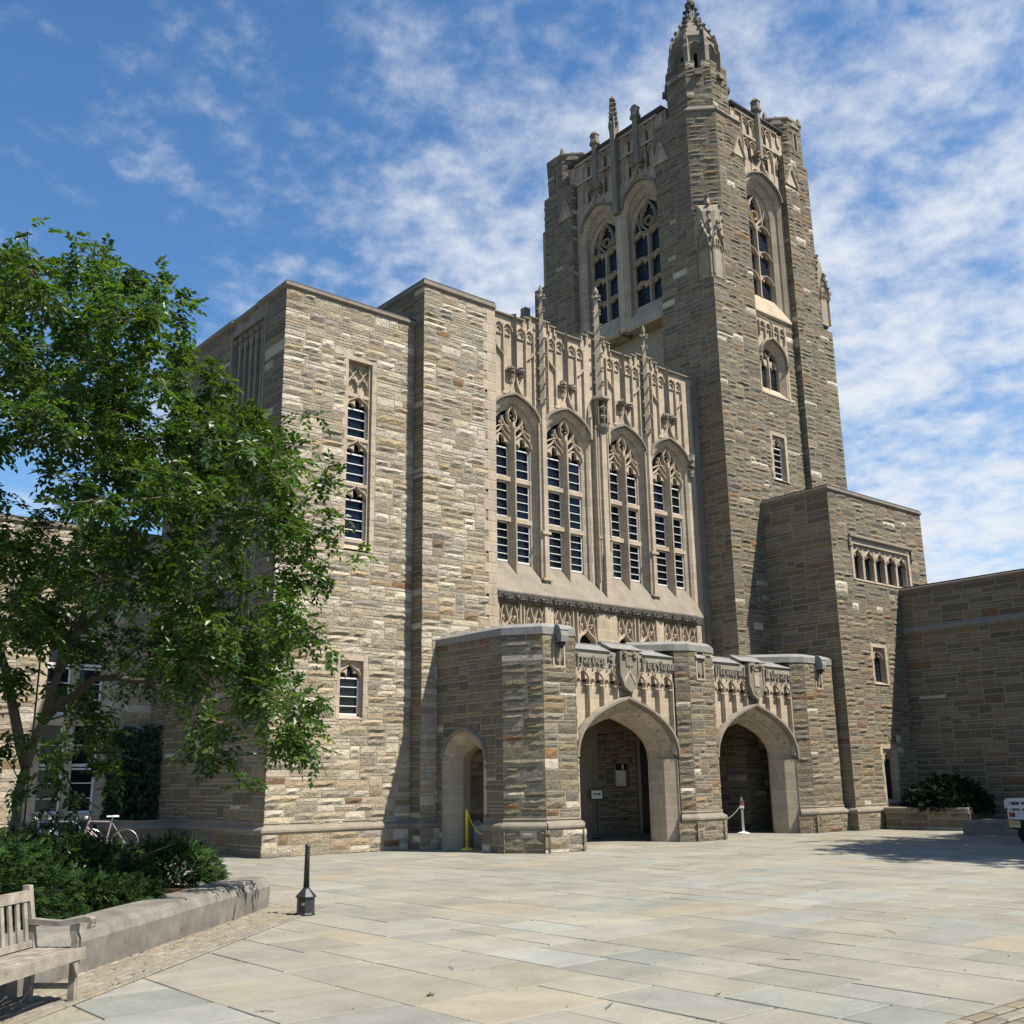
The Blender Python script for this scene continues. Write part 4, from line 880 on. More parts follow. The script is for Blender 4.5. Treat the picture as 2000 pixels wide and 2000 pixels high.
window('row of five pointed lights under a square hood', five)
small(CF, 1.78, 2.72, 4.68, 6.05, 4, white=False, gl='leaded', label='single pointed light above the porch level on the stair block')
small(CF, 1.78, 2.72, .8, 2.65, 4, white=False, gl='leaded', label='single pointed light at ground level behind the corner planting')
RW = Face(34.67, 19.54, (0, -1), (-1, 0))
mb = MB(); stone_wall(mb, RW, 0, 16.5, .0, 6.55, None, DARK, 71, .03, .01, big=1.2); stone_wall(mb, RW, 0, 16.5, 6.78, 8.0, None, DARK, 72, .04, .0, big=1.25)
fprism(mb, RW, 0, 16.5, [(-.1, 6.52), (.03, 6.52), (.10, 6.60), (.10, 6.68), (.0, 6.80), (-.1, 6.80)], 'coping')
mb.box((35.0, 3.1, 0), (41, 19.5, 7.9), 'mortar'); part(mb, 'stone_wall', 'long low shaded wing at the right')
mb = MB(); coping(mb, RW, 0, 16.5, 8.0, .2); mb.box((34.9, 3.0, 7.8), (41, 19.6, 8.04), 'roofedge'); part(mb, 'coping')
# ---- recessed wing at the left, behind the tree
LF = front(-6.0, 31.0)
mb = MB(); stone_wall(mb, LF, 0, 18.1, .66, 8.95, holes((14.85, 16.85, .72, 6.0), (9.6, 11.6, .72, 6.0), (4.2, 6.2, .72, 6.0)), LIGHT, 81, .03, .06); plinth(mb, LF, 0, 16.6, 0, 0, LIGHT, 82)
mb.box((-6, 31.6, 0), (16, 38, 8.9), 'mortar'); part(mb, 'stone_wall', 'recessed wing behind the tree')
mb = MB(); coping(mb, LF, 0, 18.1, 8.95, .2); mb.box((-6, 31.3, 8.8), (16, 38, 9.05), 'roofedge'); part(mb, 'coping')
mb = MB(); PF = front(10.88, 28.4)                                           # low ledge the ivy stands on
plinth(mb, PF, 0, 1.2, 1, 0, DARK, 83); plinth(mb, side(10.88, 28.4), 0, 2.5, 1, 0, DARK, 84); mb.box((10.95, 28.45, 0), (12.2, 31, .74), 'mortar'); part(mb, 'plinth')
def twin(c):
    def f(w_, fr, pn):
        F = LF; hw = 1.0
        for a, b in ((c-hw, c-hw+.2), (c+hw-.2, c+hw), (c-.1, c+.1)): fbox(w_, F, a, b, .78, 5.9, -.35, .02 if abs(a+b-2*c) > .3 else -.06, 'lime')
        for z in (.74, 3.42, 5.86): fbox(w_, F, c-hw+.2, c+hw-.2, z, z+.22, -.35, -.04, 'lime')
        for sg in (-1, 1):
            a, b = sorted((c+sg*.1, c+sg*(hw-.2)))
            for z0, z1, n in ((.96, 2.2, 3), (2.24, 3.42, 2), (3.66, 5.0, 3), (5.04, 5.84, 1)): casement(fr, pn, F, a, b, z0, z1, -.25, n, .05)
    return f
for i, c in enumerate((15.85, 10.6, 5.2)):
    window(['tall twin window behind the tree trunk', 'second twin window of the recessed wing', 'third twin window of the recessed wing'][i], twin(c))

# ================================================================== ENTRANCE PORCH
porch = lib
def ppart(mb, name, label=None): return part(mb, name, label, porch)
PP = front(17.0, 20.06)       # panel plane, s = U-17
mb = MB()
# left flank with its small arch
PL = side(16.75, 20.28)
cL, hL = 1.585, .84
archL = parch(cL, hL, 2.25, 2.93, 8, .6, .5, .85)
def hPL(s, z):
    if not cL-hL < s < cL+hL: return False
    if z < 2.25: return True
    for (a, za), (b, zb) in zip(archL, archL[1:]):
        if a <= s <= b: return z < za+(zb-za)*(s-a)/max(b-a, 1e-6)
    return False
stone_wall(mb, PL, 0, 2.77, 0, 5.22, hPL, DARK, 101, .03, .02)
plinth(mb, PL, 0, .72, .3, 0, DARK, 102)
# pier 1: chamfered corner and front
def seg(x0, y0, x1, y1):
    d = Vector((x1-x0, y1-y0, 0)); L = d.length; d.normalize(); return Face(x0, y0, (d.x, d.y), (d.y, -d.x)), L
PIERS = [[(16.75, 20.28), (17.36, 19.46), (18.38, 19.40), (18.95, 20.0)], [(22.86, 20.0), (23.20, 19.78), (24.26, 19.82), (24.60, 20.04)], [(28.40, 20.04), (28.82, 19.80), (30.43, 19.86)]]
k = 0
for P in PIERS:
    for a, b in zip(P, P[1:]):
        F, L = seg(*a, *b); k += 1
        nich = (lambda s, z, L=L: abs(s-L/2) < .17 and 4.42 < z < 5.22) if (a, b) in ((P[1], P[2]),) else None
        stone_wall(mb, F, 0, L, .5, 5.22, nich, DARK, 110+k, .06, .06, ext=(.012, .012)); plinth(mb, F, 0, L, .35, .35, DARK, 130+k)
F, L = seg(30.43, 19.86, 30.43, 20.6); stone_wall(mb, F, 0, L, 0, 5.22, None, DARK, 140)
# core, inside walls, roof
mb.box((16.95, 20.75, 5.0), (30.6, 23.4, 5.16), 'mortar')
mb.hull([[Vector((x, y, z)) for x, y in ((16.85, 20.4), (17.42, 19.6), (18.3, 19.55), (18.8, 20.1), (18.8, 20.6), (16.85, 20.6))] for z in (0, 5.2)], 'mortar')
mb.hull([[Vector((x, y, z)) for x, y in ((22.95, 20.05), (23.25, 19.9), (24.2, 19.92), (24.5, 20.1), (24.5, 20.9), (22.95, 20.9))] for z in (0, 5.2)], 'mortar')
mb.hull([[Vector((x, y, z)) for x, y in ((28.5, 20.1), (28.9, 19.92), (30.38, 19.95), (30.38, 21.2), (28.5, 21.2))] for z in (0, 5.2)], 'mortar')
mb.box((16.8, 20.35, 3.4), (17.2, 23.05, 5.2), 'mortar')
IB = front(17.0, 23.40); stone_wall(mb, IB, 5.95, 7.70, 0, 3.4, holes((6.70, 7.40, 1.38, 2.25)), DARK, 150, .08, .0); stone_wall(mb, IB, 8.9, 11.7, 0, 3.4, None, DARK, 151)
fbox(mb, IB, 2, 12, 3.4, 4.9, -.1, -.02, 'limeold'); fbox(mb, IB, 5.2, 5.95, 0, 3.4, -.1, .08, 'limeold'); fbox(mb, IB, 7.70, 7.84, 0, 3.4, -.1, .06, 'limeold'); fbox(mb, IB, 1.9, 5.2, 0, 4.9, -.2, -.02, 'mortar')
mb.box((17.0, 20.8, 4.55), (30.5, 23.4, 4.7), 'limeold'); mb.box((30.3, 20.6, 0), (30.64, 22.25, 5.1), 'mortar')
stone_wall(mb, Face(16.95, 23.3, (0, -1), (1, 0)), 0, .55, 0, 4.5, None, DARK, 152)
ppart(mb, 'stone_wall', 'stone piers and flank of the porch')
# weathered caps
def cap(path, back):
    mb = MB()
    for z0, z1, o0, o1 in ((5.22, 5.40, .05, .05), (5.40, 5.50, .05, -.10)):
        def off(o):
            r_ = []
            for i, (x, y) in enumerate(path):
                a = path[max(i-1, 0)]; b = path[min(i+1, len(path)-1)]; d = Vector((b[0]-a[0], b[1]-a[1], 0)).normalized(); r_.append(Vector((x+d.y*o, y-d.x*o, 0)))
            return r_ + [Vector((x, y, 0)) for x, y in back]
        mb.hull([[p+Vector((0, 0, z0)) for p in off(o0)], [p+Vector((0, 0, z1)) for p in off(o1)]], 'coping')
    ppart(mb, 'coping', 'smooth grey stone cap of a porch pier')
cap([(16.75, 23.05), (16.75, 20.28), (17.36, 19.46), (18.38, 19.40), (18.95, 20.0)], [(18.95, 20.9), (17.4, 20.9), (17.4, 23.05)])
cap([(21.9, 20.95), (22.86, 20.0), (23.20, 19.78), (24.26, 19.82), (24.60, 20.04)], [(24.6, 20.95)])
cap([(27.5, 20.95), (28.40, 20.04), (28.82, 19.80), (30.43, 19.86)], [(30.5, 20.95)])
# arch panels with tracery, lettering and shields
RZ = (4.62, 4.97)
def porch_panel(c, label):
    m = MB(); hw = 1.90; lo, hi = c-1.98, c+1.98
    A = parch(c, hw, 2.2, 3.72, 12, .55, .55, .80); D = -.10
    arch_fill(m, PP, A, lo, hi, 0, 5.0, D, 'lime')
    fbox(m, PP, lo, hi, 4.56, 5.0, -.3, .03, 'frieze')
    AR = lambda h, za, dz=0: parch(c, h, 2.2+dz, za, 12, .55, .55, .80)
    loft(m, PP, [(A, D), (AR(hw-.06, 3.66), D-.10), (AR(hw-.10, 3.62), D-.12), (AR(hw-.17, 3.555), D-.20), (AR(hw-.22, 3.52), D-.20), (AR(hw-.24, 3.49), D-.28), (AR(hw-.30, 3.45), D-.36), (AR(hw-.33, 3.41), D-.36), (AR(1.50, 3.32), D-.56), (AR(1.50, 3.32), D-.64)], 'lime')
    for sg in (-1, 1):                                                        # plain two-faceted jambs below the springing
        J = [(1.93, .0), (1.88, -.0), (1.64, -.26), (1.52, -.64), (1.51, -.74)]
        m.hull([[PP(c+sg*x, z, d) for x, d in J] for z in (0, 2.21)], 'lime', cap=False, closed=False)
        m.hull([[PP(c+sg*x, 2.21, d) for x, d in J+[(1.98, -.74), (1.98, 0)]], [PP(c+sg*x, 2.215, d) for x, d in J+[(1.98, -.74), (1.98, 0)]]], 'lime')
        fprism(m, PP, c+sg*1.93-.05, c+sg*1.93+.05, [(-.1, 0), (.03, 0), (.03, 2.2), (-.1, 2.2)], 'lime')
    H = parch(c, hw+.05, 2.25, 3.82, 12, .55, .55, .80); bar(m, PP, H, .13, D, .10, 'limeold', .5)
    for i in range(8, len(H)-9, 3):
        a, b = H[i], H[i+2] if i+2 < len(H) else H[-1]; m.hull([[PP(a[0], a[1]-.02, D), PP(b[0], b[1]-.02, D), PP((a[0]+b[0])/2+(.10 if a[0] > c else -.10), (a[1]+b[1])/2+.12, D)], [PP(a[0], a[1]-.02, .0), PP(b[0], b[1]-.02, .0), PP((a[0]+b[0])/2+(.10 if a[0] > c else -.10), (a[1]+b[1])/2+.12, .0)]], 'lime')
    xs = [-1.92, -1.41, -.88, -.35, .20, .75, 1.30, 1.86]
    for x in xs:
        zb = 3.5
        for (a, za), (b, zb_) in zip(H, H[1:]):
            if a <= c+x <= b: zb = za+(zb_-za)*(c+x-a)/max(1e-6, b-a)
        if abs(x) > 1.84: zb = 2.3
        bar(m, PP, [(c+x, zb+.03), (c+x, 4.30)], .10, D-.01, .03, 'lime', .4)
    for a, b in zip(xs, xs[1:]):
        q = c+(a+b)/2; l = (b-a)/2-.02; T = trefoil(q, l, 4.12, 4.46); Q = [T[0]]
        for p in T[1:]: Q.append((max(p[0], Q[-1][0]), p[1]))
        arch_fill(m, PP, Q, q-l-.02, q+l+.02, 4.10, 4.57, .02, 'lime'); loft(m, PP, [(Q, .02), (Q, D)], 'lime'); bar(m, PP, ogee(q, l, 4.2, 4.60), .035, .015, .05, 'lime'); fbox(m, PP, q-l, q-l*.45, 4.085, 4.115, D, .03, 'lime'); fbox(m, PP, q+l*.45, q+l, 4.085, 4.115, D, .03, 'lime')
        for sg in (-1, 1): m.blob(PP(q+sg*l*.55, 4.52, .04), .035, 'lime', rnd)
    # sloping coping, raised over the shield
    for a, b, z in ((lo, c-.62, 5.0), (c+.62, hi, 5.0), (c-.62, c+.62, 5.10)): fprism(m, PP, a, b, [(-.45, z), (.05, z), (.08, z+.02), (-.30, z+.20), (-.30, z+.24), (-.45, z+.24)], 'coping')
    # blockwork of the jamb beside the opening
    for t in range(3, len(A)-3, 2):                                          # voussoir joints across the moulded ring
        ax, az = A[t]; bx, bz = parch(c, 1.46, 2.2, 3.30, 12, .55, .55, .80)[t]; bar(m, PP, [(ax, az-.012), (ax+(bx-ax)*.3, az+(bz-az)*.3-.012)], .012, D-.16, D-.10, 'limeold', .9)
    o = ppart(m, 'arch_panel', label)
    s = MB(); shield(s, PP, c, .38, 5.04, 3.96, -.08, .17, 'limeold'); Q = shieldpoly(c, .30, 4.88, 4.10)
    for x in (-.2, .2): s.blob(PP(c+x, 4.98, .15), .12, 'limeold', rnd)
    if 'right' in label:                                                     # charge: raised book-like block over a pale panel
        fbox(s, PP, c-.12, c+.12, 4.36, 4.78, .14, .165, 'lime'); fbox(s, PP, c-.1, c+.1, 4.82, 4.90, .14, .175, 'limeold'); bar(s, PP, [(c-.12, 4.24), (c, 4.14), (c+.12, 4.24)], .05, .14, .165, 'lime')
    else:
        fbox(s, PP, c-.14, c+.14, 4.66, 4.80, .14, .17, 'limeold'); fbox(s, PP, c-.01, c+.01, 4.6, 4.86, .14, .176, 'lime'); bar(s, PP, [(c-.22, 4.22), (c, 4.52), (c+.22, 4.22)], .09, .14, .165, 'lime')
    so_ = s.build('shield', o); so_.matrix_parent_inverse = Matrix()
    return o
pa1 = porch_panel(3.93, 'left arch panel of the porch'); pa2 = porch_panel(9.50, 'right arch panel of the porch')
# blackletter inscription: broad-nib strokes, x 0..w, z 0..1 (x-height .62)
GLY = {
 'H': (.62, [((.12,1),(.12,0)),((.0,.92),(.16,1.02)),((.12,.55),(.42,.62)),((.42,.62),(.48,.5)),((.48,.5),(.46,.05)),((.46,.05),(.36,-.08)),((.04,.04),(.2,0))]),
 'S': (.52, [((.42,.95),(.22,1.0)),((.22,1.0),(.08,.8)),((.08,.8),(.4,.4)),((.4,.4),(.36,.08)),((.36,.08),(.06,.02)),((.06,.5),(.06,.9))]),
 'F': (.50, [((.14,1),(.12,0)),((.0,.95),(.44,.98)),((.14,.55),(.36,.58)),((.02,0),(.26,.02)),((.30,.95),(.30,.62))]),
 'M': (.74, [((.08,.95),(.08,.05)),((.08,.95),(.3,.85)),((.32,.95),(.32,.05)),((.32,.95),(.56,.85)),((.58,.9),(.58,.1)),((.58,.1),(.68,0)),((.0,.02),(.14,0))]),
 'L': (.50, [((.12,1),(.12,.05)),((.02,.95),(.2,1)),((.02,.04),(.44,.06)),((.26,.9),(.26,.3))]),
 'a': (.40, [((.06,.55),(.26,.62)),((.28,.6),(.28,.06)),((.28,.34),(.06,.28)),((.06,.28),(.08,.06)),((.08,.06),(.28,.04)),((.28,.06),(.36,.0))]),
 'r': (.32, [((.1,.62),(.1,.0)),((.1,.52),(.26,.6)),((.04,.02),(.18,.0))]),
 'v': (.40, [((.08,.78),(.08,.12)),((.08,.12),(.2,.0)),((.2,.0),(.3,.12)),((.3,.12),(.3,.6)),((.3,.6),(.16,.62))]),
 'e': (.36, [((.08,.56),(.08,.08)),((.08,.56),(.24,.62)),((.24,.62),(.24,.4)),((.24,.4),(.08,.32)),((.08,.08),(.28,.02))]),
 'y': (.40, [((.08,.62),(.08,.1)),((.08,.1),(.28,.02)),((.28,.62),(.28,-.12)),((.28,-.12),(.08,-.2))]),
 'i': (.20, [((.1,.6),(.1,.04)),((.1,.04),(.18,0)),((.08,.8),(.12,.84))]),
 's': (.34, [((.26,.58),(.1,.6)),((.1,.6),(.08,.4)),((.08,.4),(.26,.26)),((.26,.26),(.24,.06)),((.24,.06),(.06,.02))]),
 't': (.28, [((.12,.86),(.12,.06)),((.02,.6),(.24,.6)),((.12,.06),(.22,0))]),
 'o': (.38, [((.08,.52),(.08,.1)),((.08,.54),(.26,.6)),((.28,.56),(.28,.12)),((.08,.08),(.26,.02))]),
 'n': (.40, [((.1,.62),(.1,.02)),((.1,.52),(.26,.6)),((.28,.56),(.28,.06)),((.28,.06),(.36,0)),((.04,.02),(.16,0))]),
 'm': (.60, [((.1,.62),(.1,.02)),((.1,.52),(.26,.6)),((.29,.56),(.29,.02)),((.29,.52),(.45,.6)),((.48,.56),(.48,.06)),((.48,.06),(.56,0))]),
 'l': (.20, [((.1,1),(.1,.05)),((.1,.05),(.18,0))]),
 'b': (.38, [((.1,1),(.1,.04)),((.1,.5),(.26,.6)),((.28,.56),(.28,.12)),((.1,.04),(.28,.06))]),
 '.': (.16, [((.06,.0),(.09,.05))]), ' ': (.28, [])}
def letters(text, s0, s1, z, parent):
    m = MB(); W = sum(GLY[ch][0] for ch in text); kx = (s1-s0)/W; kz = .27; x = s0
    for ch in text:
        w_, st = GLY[ch]
        for (ax, az), (bx, bz) in st:
            nx, nz = .026, .022                                              # slanted nib
            pts = []
            for (px, pz) in ((ax, az), (bx, bz)): X0, Z0 = x+px*kx, z+pz*kz; pts.append(((X0-nx, Z0-nz*.6), (X0+nx, Z0+nz*.6)))
            (p1, p2), (p3, p4) = pts; d0, d1 = .02, .085
            if abs(bx-ax)*kx > abs(bz-az)*kz*2.5: p1, p2, p3, p4 = (pts[0][0][0]+nx*.4, pts[0][0][1]-.012), (pts[0][0][0]+nx*.4, pts[0][0][1]+.022), (pts[1][1][0]-nx*.4, pts[1][1][1]-.022), (pts[1][1][0]-nx*.4, pts[1][1][1]+.012)
            q = [p1, p2, p4, p3]
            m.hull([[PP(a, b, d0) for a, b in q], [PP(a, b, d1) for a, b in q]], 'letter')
        x += w_*kx
    o = m.build('lettering', parent); o.matrix_parent_inverse = Matrix()
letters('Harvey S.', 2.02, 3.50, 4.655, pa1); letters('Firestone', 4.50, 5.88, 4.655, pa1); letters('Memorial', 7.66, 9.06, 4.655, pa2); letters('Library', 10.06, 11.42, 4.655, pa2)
# side arch of the flank
def sidearch():
    m = MB(); F = PL
    st = [(full(parch(cL, hL+.10, 2.2, 3.02, 8, .6, .5, .85), 0), .02), (full(archL, 0), .035), (full(parch(cL, hL-.06, 2.2, 2.84, 8, .6, .5, .85), 0), -.05), (full(parch(cL, hL-.14, 2.15, 2.72, 8, .6, .5, .85), 0), -.12), (full(parch(cL, hL-.30, 2.1, 2.55, 8, .6, .5, .85), 0), -.38), (full(parch(cL, hL-.30, 2.1, 2.55, 8, .6, .5, .85), 0), -.62)]
    loft(m, F, st, 'lime'); bar(m, F, parch(cL, hL+.06, 2.25, 3.0, 8, .6, .5, .85), .11, 0, .09, 'limeold', .5)
    return ppart(m, 'arch', 'small shaded side arch of the porch')
sidearch()
# niches with shields on the piers and two hooded lamps
def pier_niche(i, lamp):
    P = PIERS[i]; F, L = seg(*P[1], *P[2]); c = L/2; m = MB()
    fbox(m, F, c-.20, c+.20, 4.40, 5.22, -.2, -.05, 'limeold')
    for a, b in ((c-.2, c-.15), (c+.15, c+.2)): fbox(m, F, a, b, 4.42, 5.22, -.1, .03, 'lime')
    fbox(m, F, c-.2, c+.2, 4.40, 4.45, -.1, .035, 'lime'); shield(m, F, c, .13, 5.0, 4.52, -.06, .03, 'limeold'); fprism(m, F, c-.22, c+.22, [(-.1, 5.02), (.08, 5.02), (.08, 5.05), (-.02, 5.16), (-.1, 5.16)], 'coping')
    o = ppart(m, 'niche')
    if lamp:
        q = MB(); R0 = [(0.02, 5.06), (.20, 5.06), (.24, 5.15), (.24, 5.28), (.20, 5.38), (.12, 5.44), (.02, 5.47)]
        pr = [(.03, 5.03), (.26, 5.03), (.28, 5.18), (.25, 5.32), (.17, 5.42), (.03, 5.46)]
        fprism(q, F, c-.12, c+.12, pr, 'coping'); fprism(q, F, c-.135, c+.135, [(.03, 5.46), (.17, 5.42), (.25, 5.32), (.27, 5.33), (.18, 5.45), (.03, 5.49)], 'coping')
        q.tube([F(c, 5.05, .12), F(c, 4.88, .12)], [.07, .05], 'iron', 8); fbox(q, F, c-.10, c+.10, 4.98, 5.035, .0, .18, 'iron')
        ppart(q, 'wall_lamp', 'dark hooded lamp on a porch pier')
pier_niche(0, True); pier_niche(1, False); pier_niche(2, True)
# notice case and door inside the porch
m = MB(); fbox(m, IB, 6.70, 7.40, 1.40, 2.25, -.15, -.1, 'dark')
for a, b, z0, z1 in ((6.66, 6.74, 1.36, 2.28), (7.36, 7.44, 1.36, 2.28), (6.74, 7.36, 1.36, 1.43), (6.64, 7.46, 2.16, 2.28)): fbox(m, IB, a, b, z0, z1, -.12, .05, 'limeold')
nc_ = ppart(m, 'notice_case', 'recessed stone notice case inside the porch'); q = MB(); fbox(q, IB, 6.79, 7.33, 1.46, 1.95, -.09, -.08, 'white'); fbox(q, IB, 7.15, 7.22, 1.99, 2.12, -.09, -.08, 'white'); ob = q.build('notice', nc_); ob.matrix_parent_inverse = Matrix()
m = MB(); fbox(m, IB, 7.84, 9.0, .02, 3.4, -.1, -.02, 'dark'); fbox(m, IB, 8.30, 8.32, .1, 2.4, -.02, .0, 'coping'); fbox(m, IB, 8.32, 8.75, 1.05, 1.09, -.02, .01, 'coping'); ppart(m, 'door', 'dark glazed door inside the porch')

# ================================================================== STREET FURNITURE
MT['teak'] = flat_mat('weathered_teak', (.235, .205, .165), .8, .4, 7, .5, .2, 0, 70, .003)
MT['red'] = flat_mat('red_paint', (.45, .02, .02), .4, .1, 8, 0); MT['chrome'] = flat_mat('bright_metal', (.42, .42, .42), .25, .1, 8, 0, .5, 1); MT['rubber'] = flat_mat('black_rubber', (.015, .015, .015), .8, .2, 20, 0)
MT['plate'] = flat_mat('buff_plate', (.55, .50, .24), .5, .1, 5, 0); MT['truckblue'] = flat_mat('pale_blue_white_paint', (.50, .56, .60), .35, .05, 6, 0, .5); MT['aluminium'] = flat_mat('dull_aluminium', (.55, .55, .53), .45, .1, 8, 0); MT['black'] = flat_mat('black_plastic', (.012, .012, .013), .5, .2, 12, 0)
# bollard
b = empty('bollard', (7.29, 12.94, 0)); tag(b, 'black iron bollard with octagonal base and tapering pole on the flagstones', 'bollard')
X = Matrix.Translation((7.29, 12.94, 0))
m = MB(); m.lathe((7.29, 12.94, 0), [(.125, 0), (.125, .02), (.115, .03), (.115, .215), (.135, .22), (.135, .235)], 'iron', 8, ph=R(12)); m.box((-.02, -.118, .13), (.02, -.108, .16), 'coping', X=X @ Matrix.Rotation(R(-48), 4, 'Z')); m.build('base', b)
m = MB(); m.lathe((7.29, 12.94, 0), [(.137, .235), (.05, .325), (.045, .34)], 'iron', 8, ph=R(12)); m.build('cone', b)
m = MB(); m.lathe((7.29, 12.94, 0), [(.040, .33), (.030, .83), (.034, .84), (.034, .86), (.026, .885), (.01, .895)], 'iron', 12)
for z in (.70, .745, .79): m.lathe((7.29, 12.94, 0), [(.033, z), (.036, z+.006), (.033, z+.012)], 'iron', 12)
m.build('pole', b, True)

# planter wall of big granite blocks
A0 = Vector((-1.6, 5.45, 0)); dp = Vector((7.36+1.6, 14.08-5.45, 0)); Lp = dp.length; dp.normalize(); npn = Vector((-dp.y, dp.x, 0))
def wallblocks(name, A, d, n, joints, Wt, H, mat='granite'):
    m = MB()
    for a, b_ in zip(joints, joints[1:]):
        a += .009; b_ -= .009; last = b_ > joints[-1]-.05
        prof = [(0, 0), (-.015, H*.7), (.02, H-.05), (.07, H-.008), (.14, H), (Wt, H), (Wt, 0)]
        ring = []
        for t, sh in ((a, .03), (a+.03, 0), ((a+b_)/2, 0), (b_-.03, 0), (b_, .03 if not last else .07)):
            ring.append([A+d*t+n*(o+(sh if o < .1 else 0))+Vector((0, 0, z-(sh if z > H*.8 else 0)+rnd.uniform(-.003, .003)*(z > .1))) for o, z in prof])
        m.hull(ring, mat)
    return m
m = wallblocks('w', A0, dp, npn, [0, 1.9, 3.9, 5.95, 8.15, 9.43, 10.9, Lp], .50, .41); o = m.build('planter_wall'); tag(o, 'low planter wall of big rounded granite blocks behind the wooden bench', 'wall')
E_ = A0+dp*Lp
m = MB()                                                                      # planting bed, mounded mulch
bed = [A0+npn*.35, E_-dp*.3+npn*.35, Vector((6.9, 15.9, 0)), Vector((6.3, 18.6, 0)), Vector((4.5, 20.5, 0)), Vector((0, 20.5, 0)), Vector((-4, 12, 0))]
cen = Vector((2.8, 14.5, 0))
m.hull([[p+Vector((0, 0, -.02)) for p in bed], [p+Vector((0, 0, .30 if i < 2 else .05)) for i, p in enumerate(bed)], [p*.75+cen*.25+Vector((0, 0, .36+rnd.uniform(-.03, .03))) for p in bed], [p*.4+cen*.6+Vector((0, 0, .40+rnd.uniform(-.03, .03))) for p in bed]], 'soil')
tag(m.build('planting_bed'), kind='structure')

# bench: long axis along the wall, facing the plaza
bx, by = 3.15, 9.20; fdir = Vector((.60, -.80, 0)); 
fr_leg = Vector((3.15, 9.21, 0)); ld = Vector((-.598, -.801, 0)).normalized(); ld = Vector((2.21-2.98, 7.95-8.68, 0)).normalized(); bd = Vector((-ld.y, ld.x, 0)); bd = bd if bd.x < 0 else -bd
bench = empty('park_bench', tuple(fr_leg)); tag(bench, 'weathered grey teak bench with slatted back and curled arms', 'bench')
Xb = Matrix(((ld.x, bd.x, 0, fr_leg.x), (ld.y, bd.y, 0, fr_leg.y), (0, 0, 1, 0), (0, 0, 0, 1)))     # local x along bench (away), y to the back, z up
BL = 1.55; SH = .405; DEP = .40
def bm(name, f): q = MB(); f(q); return q.build(name, bench)
def seat(q):
    q.box((-.03, -.03, SH-.085), (BL+.03, .005, SH), 'teak', X=Xb)
    for i in range(5): q.box((-.03, .02+i*.085, SH-.018), (BL+.03, .09+i*.085, SH), 'teak', X=Xb)
    for x in (0, BL-.05): q.box((x, .0, SH-.10), (x+.05, DEP, SH-.02), 'teak', X=Xb)
    for x in (.055, BL-.12): q.hull([[Xb @ Vector((x+a, y, z)) for a, z in ((0, SH-.085), (.09, SH-.085), (.0, SH-.22))] for y in (-.02, .01)], 'teak')
bm('seat', seat)
def back(q):
    Y = lambda z: DEP-.02+(z-SH)*.16
    q.hull([[Xb @ Vector((x, Y(z)+o, z)) for x, z, o in ((0, .765, 0), (0, .845, 0), (0, .845, .04), (0, .765, .04))], [Xb @ Vector((BL, Y(z)+o, z)) for z, o in ((.765, 0), (.845, 0), (.845, .04), (.765, .04))]], 'teak')
    q.hull([[Xb @ Vector((0, Y(z)+o, z)) for z, o in ((SH+.01, 0), (SH+.06, 0), (SH+.06, .035), (SH+.01, .035))], [Xb @ Vector((BL, Y(z)+o, z)) for z, o in ((SH+.01, 0), (SH+.06, 0), (SH+.06, .035), (SH+.01, .035))]], 'teak')
    for i in range(13):
        x = .09+i*.109; q.hull([[Xb @ Vector((x+a, Y(z)+b_, z)) for a, b_ in ((0, .008), (.045, .008), (.045, .026), (0, .026))] for z in (SH+.05, .77)], 'teak')
bm('backrest', back)
for x in (0, BL-.055):
    bm('leg', lambda q, x=x: q.hull([[Xb @ Vector((x+a, y+b_, z)) for a, b_ in ((0, 0), (.055, 0), (.055, .055), (0, .055))] for y, z in ((0, 0), (0, .33), (.0, .47), (.022, .52), (.022, .585))], 'teak'))
    bm('leg', lambda q, x=x: q.hull([[Xb @ Vector((x+a, y+b_, z)) for a, b_ in ((0, 0), (.055, 0), (.055, .06), (0, .06))] for y, z in ((DEP-.03, 0), (DEP-.03, SH), (DEP+.05, .84), (DEP+.055, .875), (DEP+.062, .885))], 'teak'))
    def arm(q, x=x):
        q.hull([[Xb @ Vector((x-.012, y, z+t)) for t in (0,)]+[Xb @ Vector((x+.067, y, z)), Xb @ Vector((x+.067, y, z+h)), Xb @ Vector((x-.012, y, z+h))] for y, z, h in ((DEP+.03, .585, .045), (DEP-.15, .575, .04), (.15, .572, .04), (.04, .585, .045), (-.04, .60, .045), (-.085, .597, .045), (-.105, .575, .05), (-.10, .555, .035), (-.075, .55, .03))], 'teak')
    bm('arm', arm); bm('stretcher', lambda q, x=x: q.box((x+.012, .05, .10), (x+.043, DEP-.02, .14), 'teak', X=Xb))

# posts and chains
def catenary(a, b, sag, n=14): return [a.lerp(b, i/n)-Vector((0, 0, sag*4*(i/n)*(1-i/n))) for i in range(n+1)]
def chain(q, a, b, sag, m): 
    P = catenary(a, b, sag, 22); q.tube(P, .011, m, 5)
    for i in range(1, 22): q.blob(P[i], .017, m, rnd)
yp = empty('barrier_post', (16.98, 22.06, 0)); tag(yp, 'yellow plastic post and chain across the shaded side arch', 'barrier post'); o = (16.98, 22.06, 0)
m = MB(); m.lathe(o, [(.16, 0), (.16, .02), (.13, .035), (.04, .06), (.03, .07)], 'yellow', 16); m.build('base', yp)
m = MB(); m.lathe(o, [(.035, .06), (.035, .93), (.03, .97), (.012, .99)], 'yellow', 12); m.build('pole', yp, True); m = MB(); chain(m, Vector(o)+Vector((0, -.03, .92)), Vector((16.85, 21.10, .46)), .22, 'yellow'); m.build('chain', yp)
wp = empty('barrier_post', (27.3, 21.42, 0)); tag(wp, 'white stanchion with a red warning label in the right arch', 'barrier post'); o = (27.3, 21.42, 0)
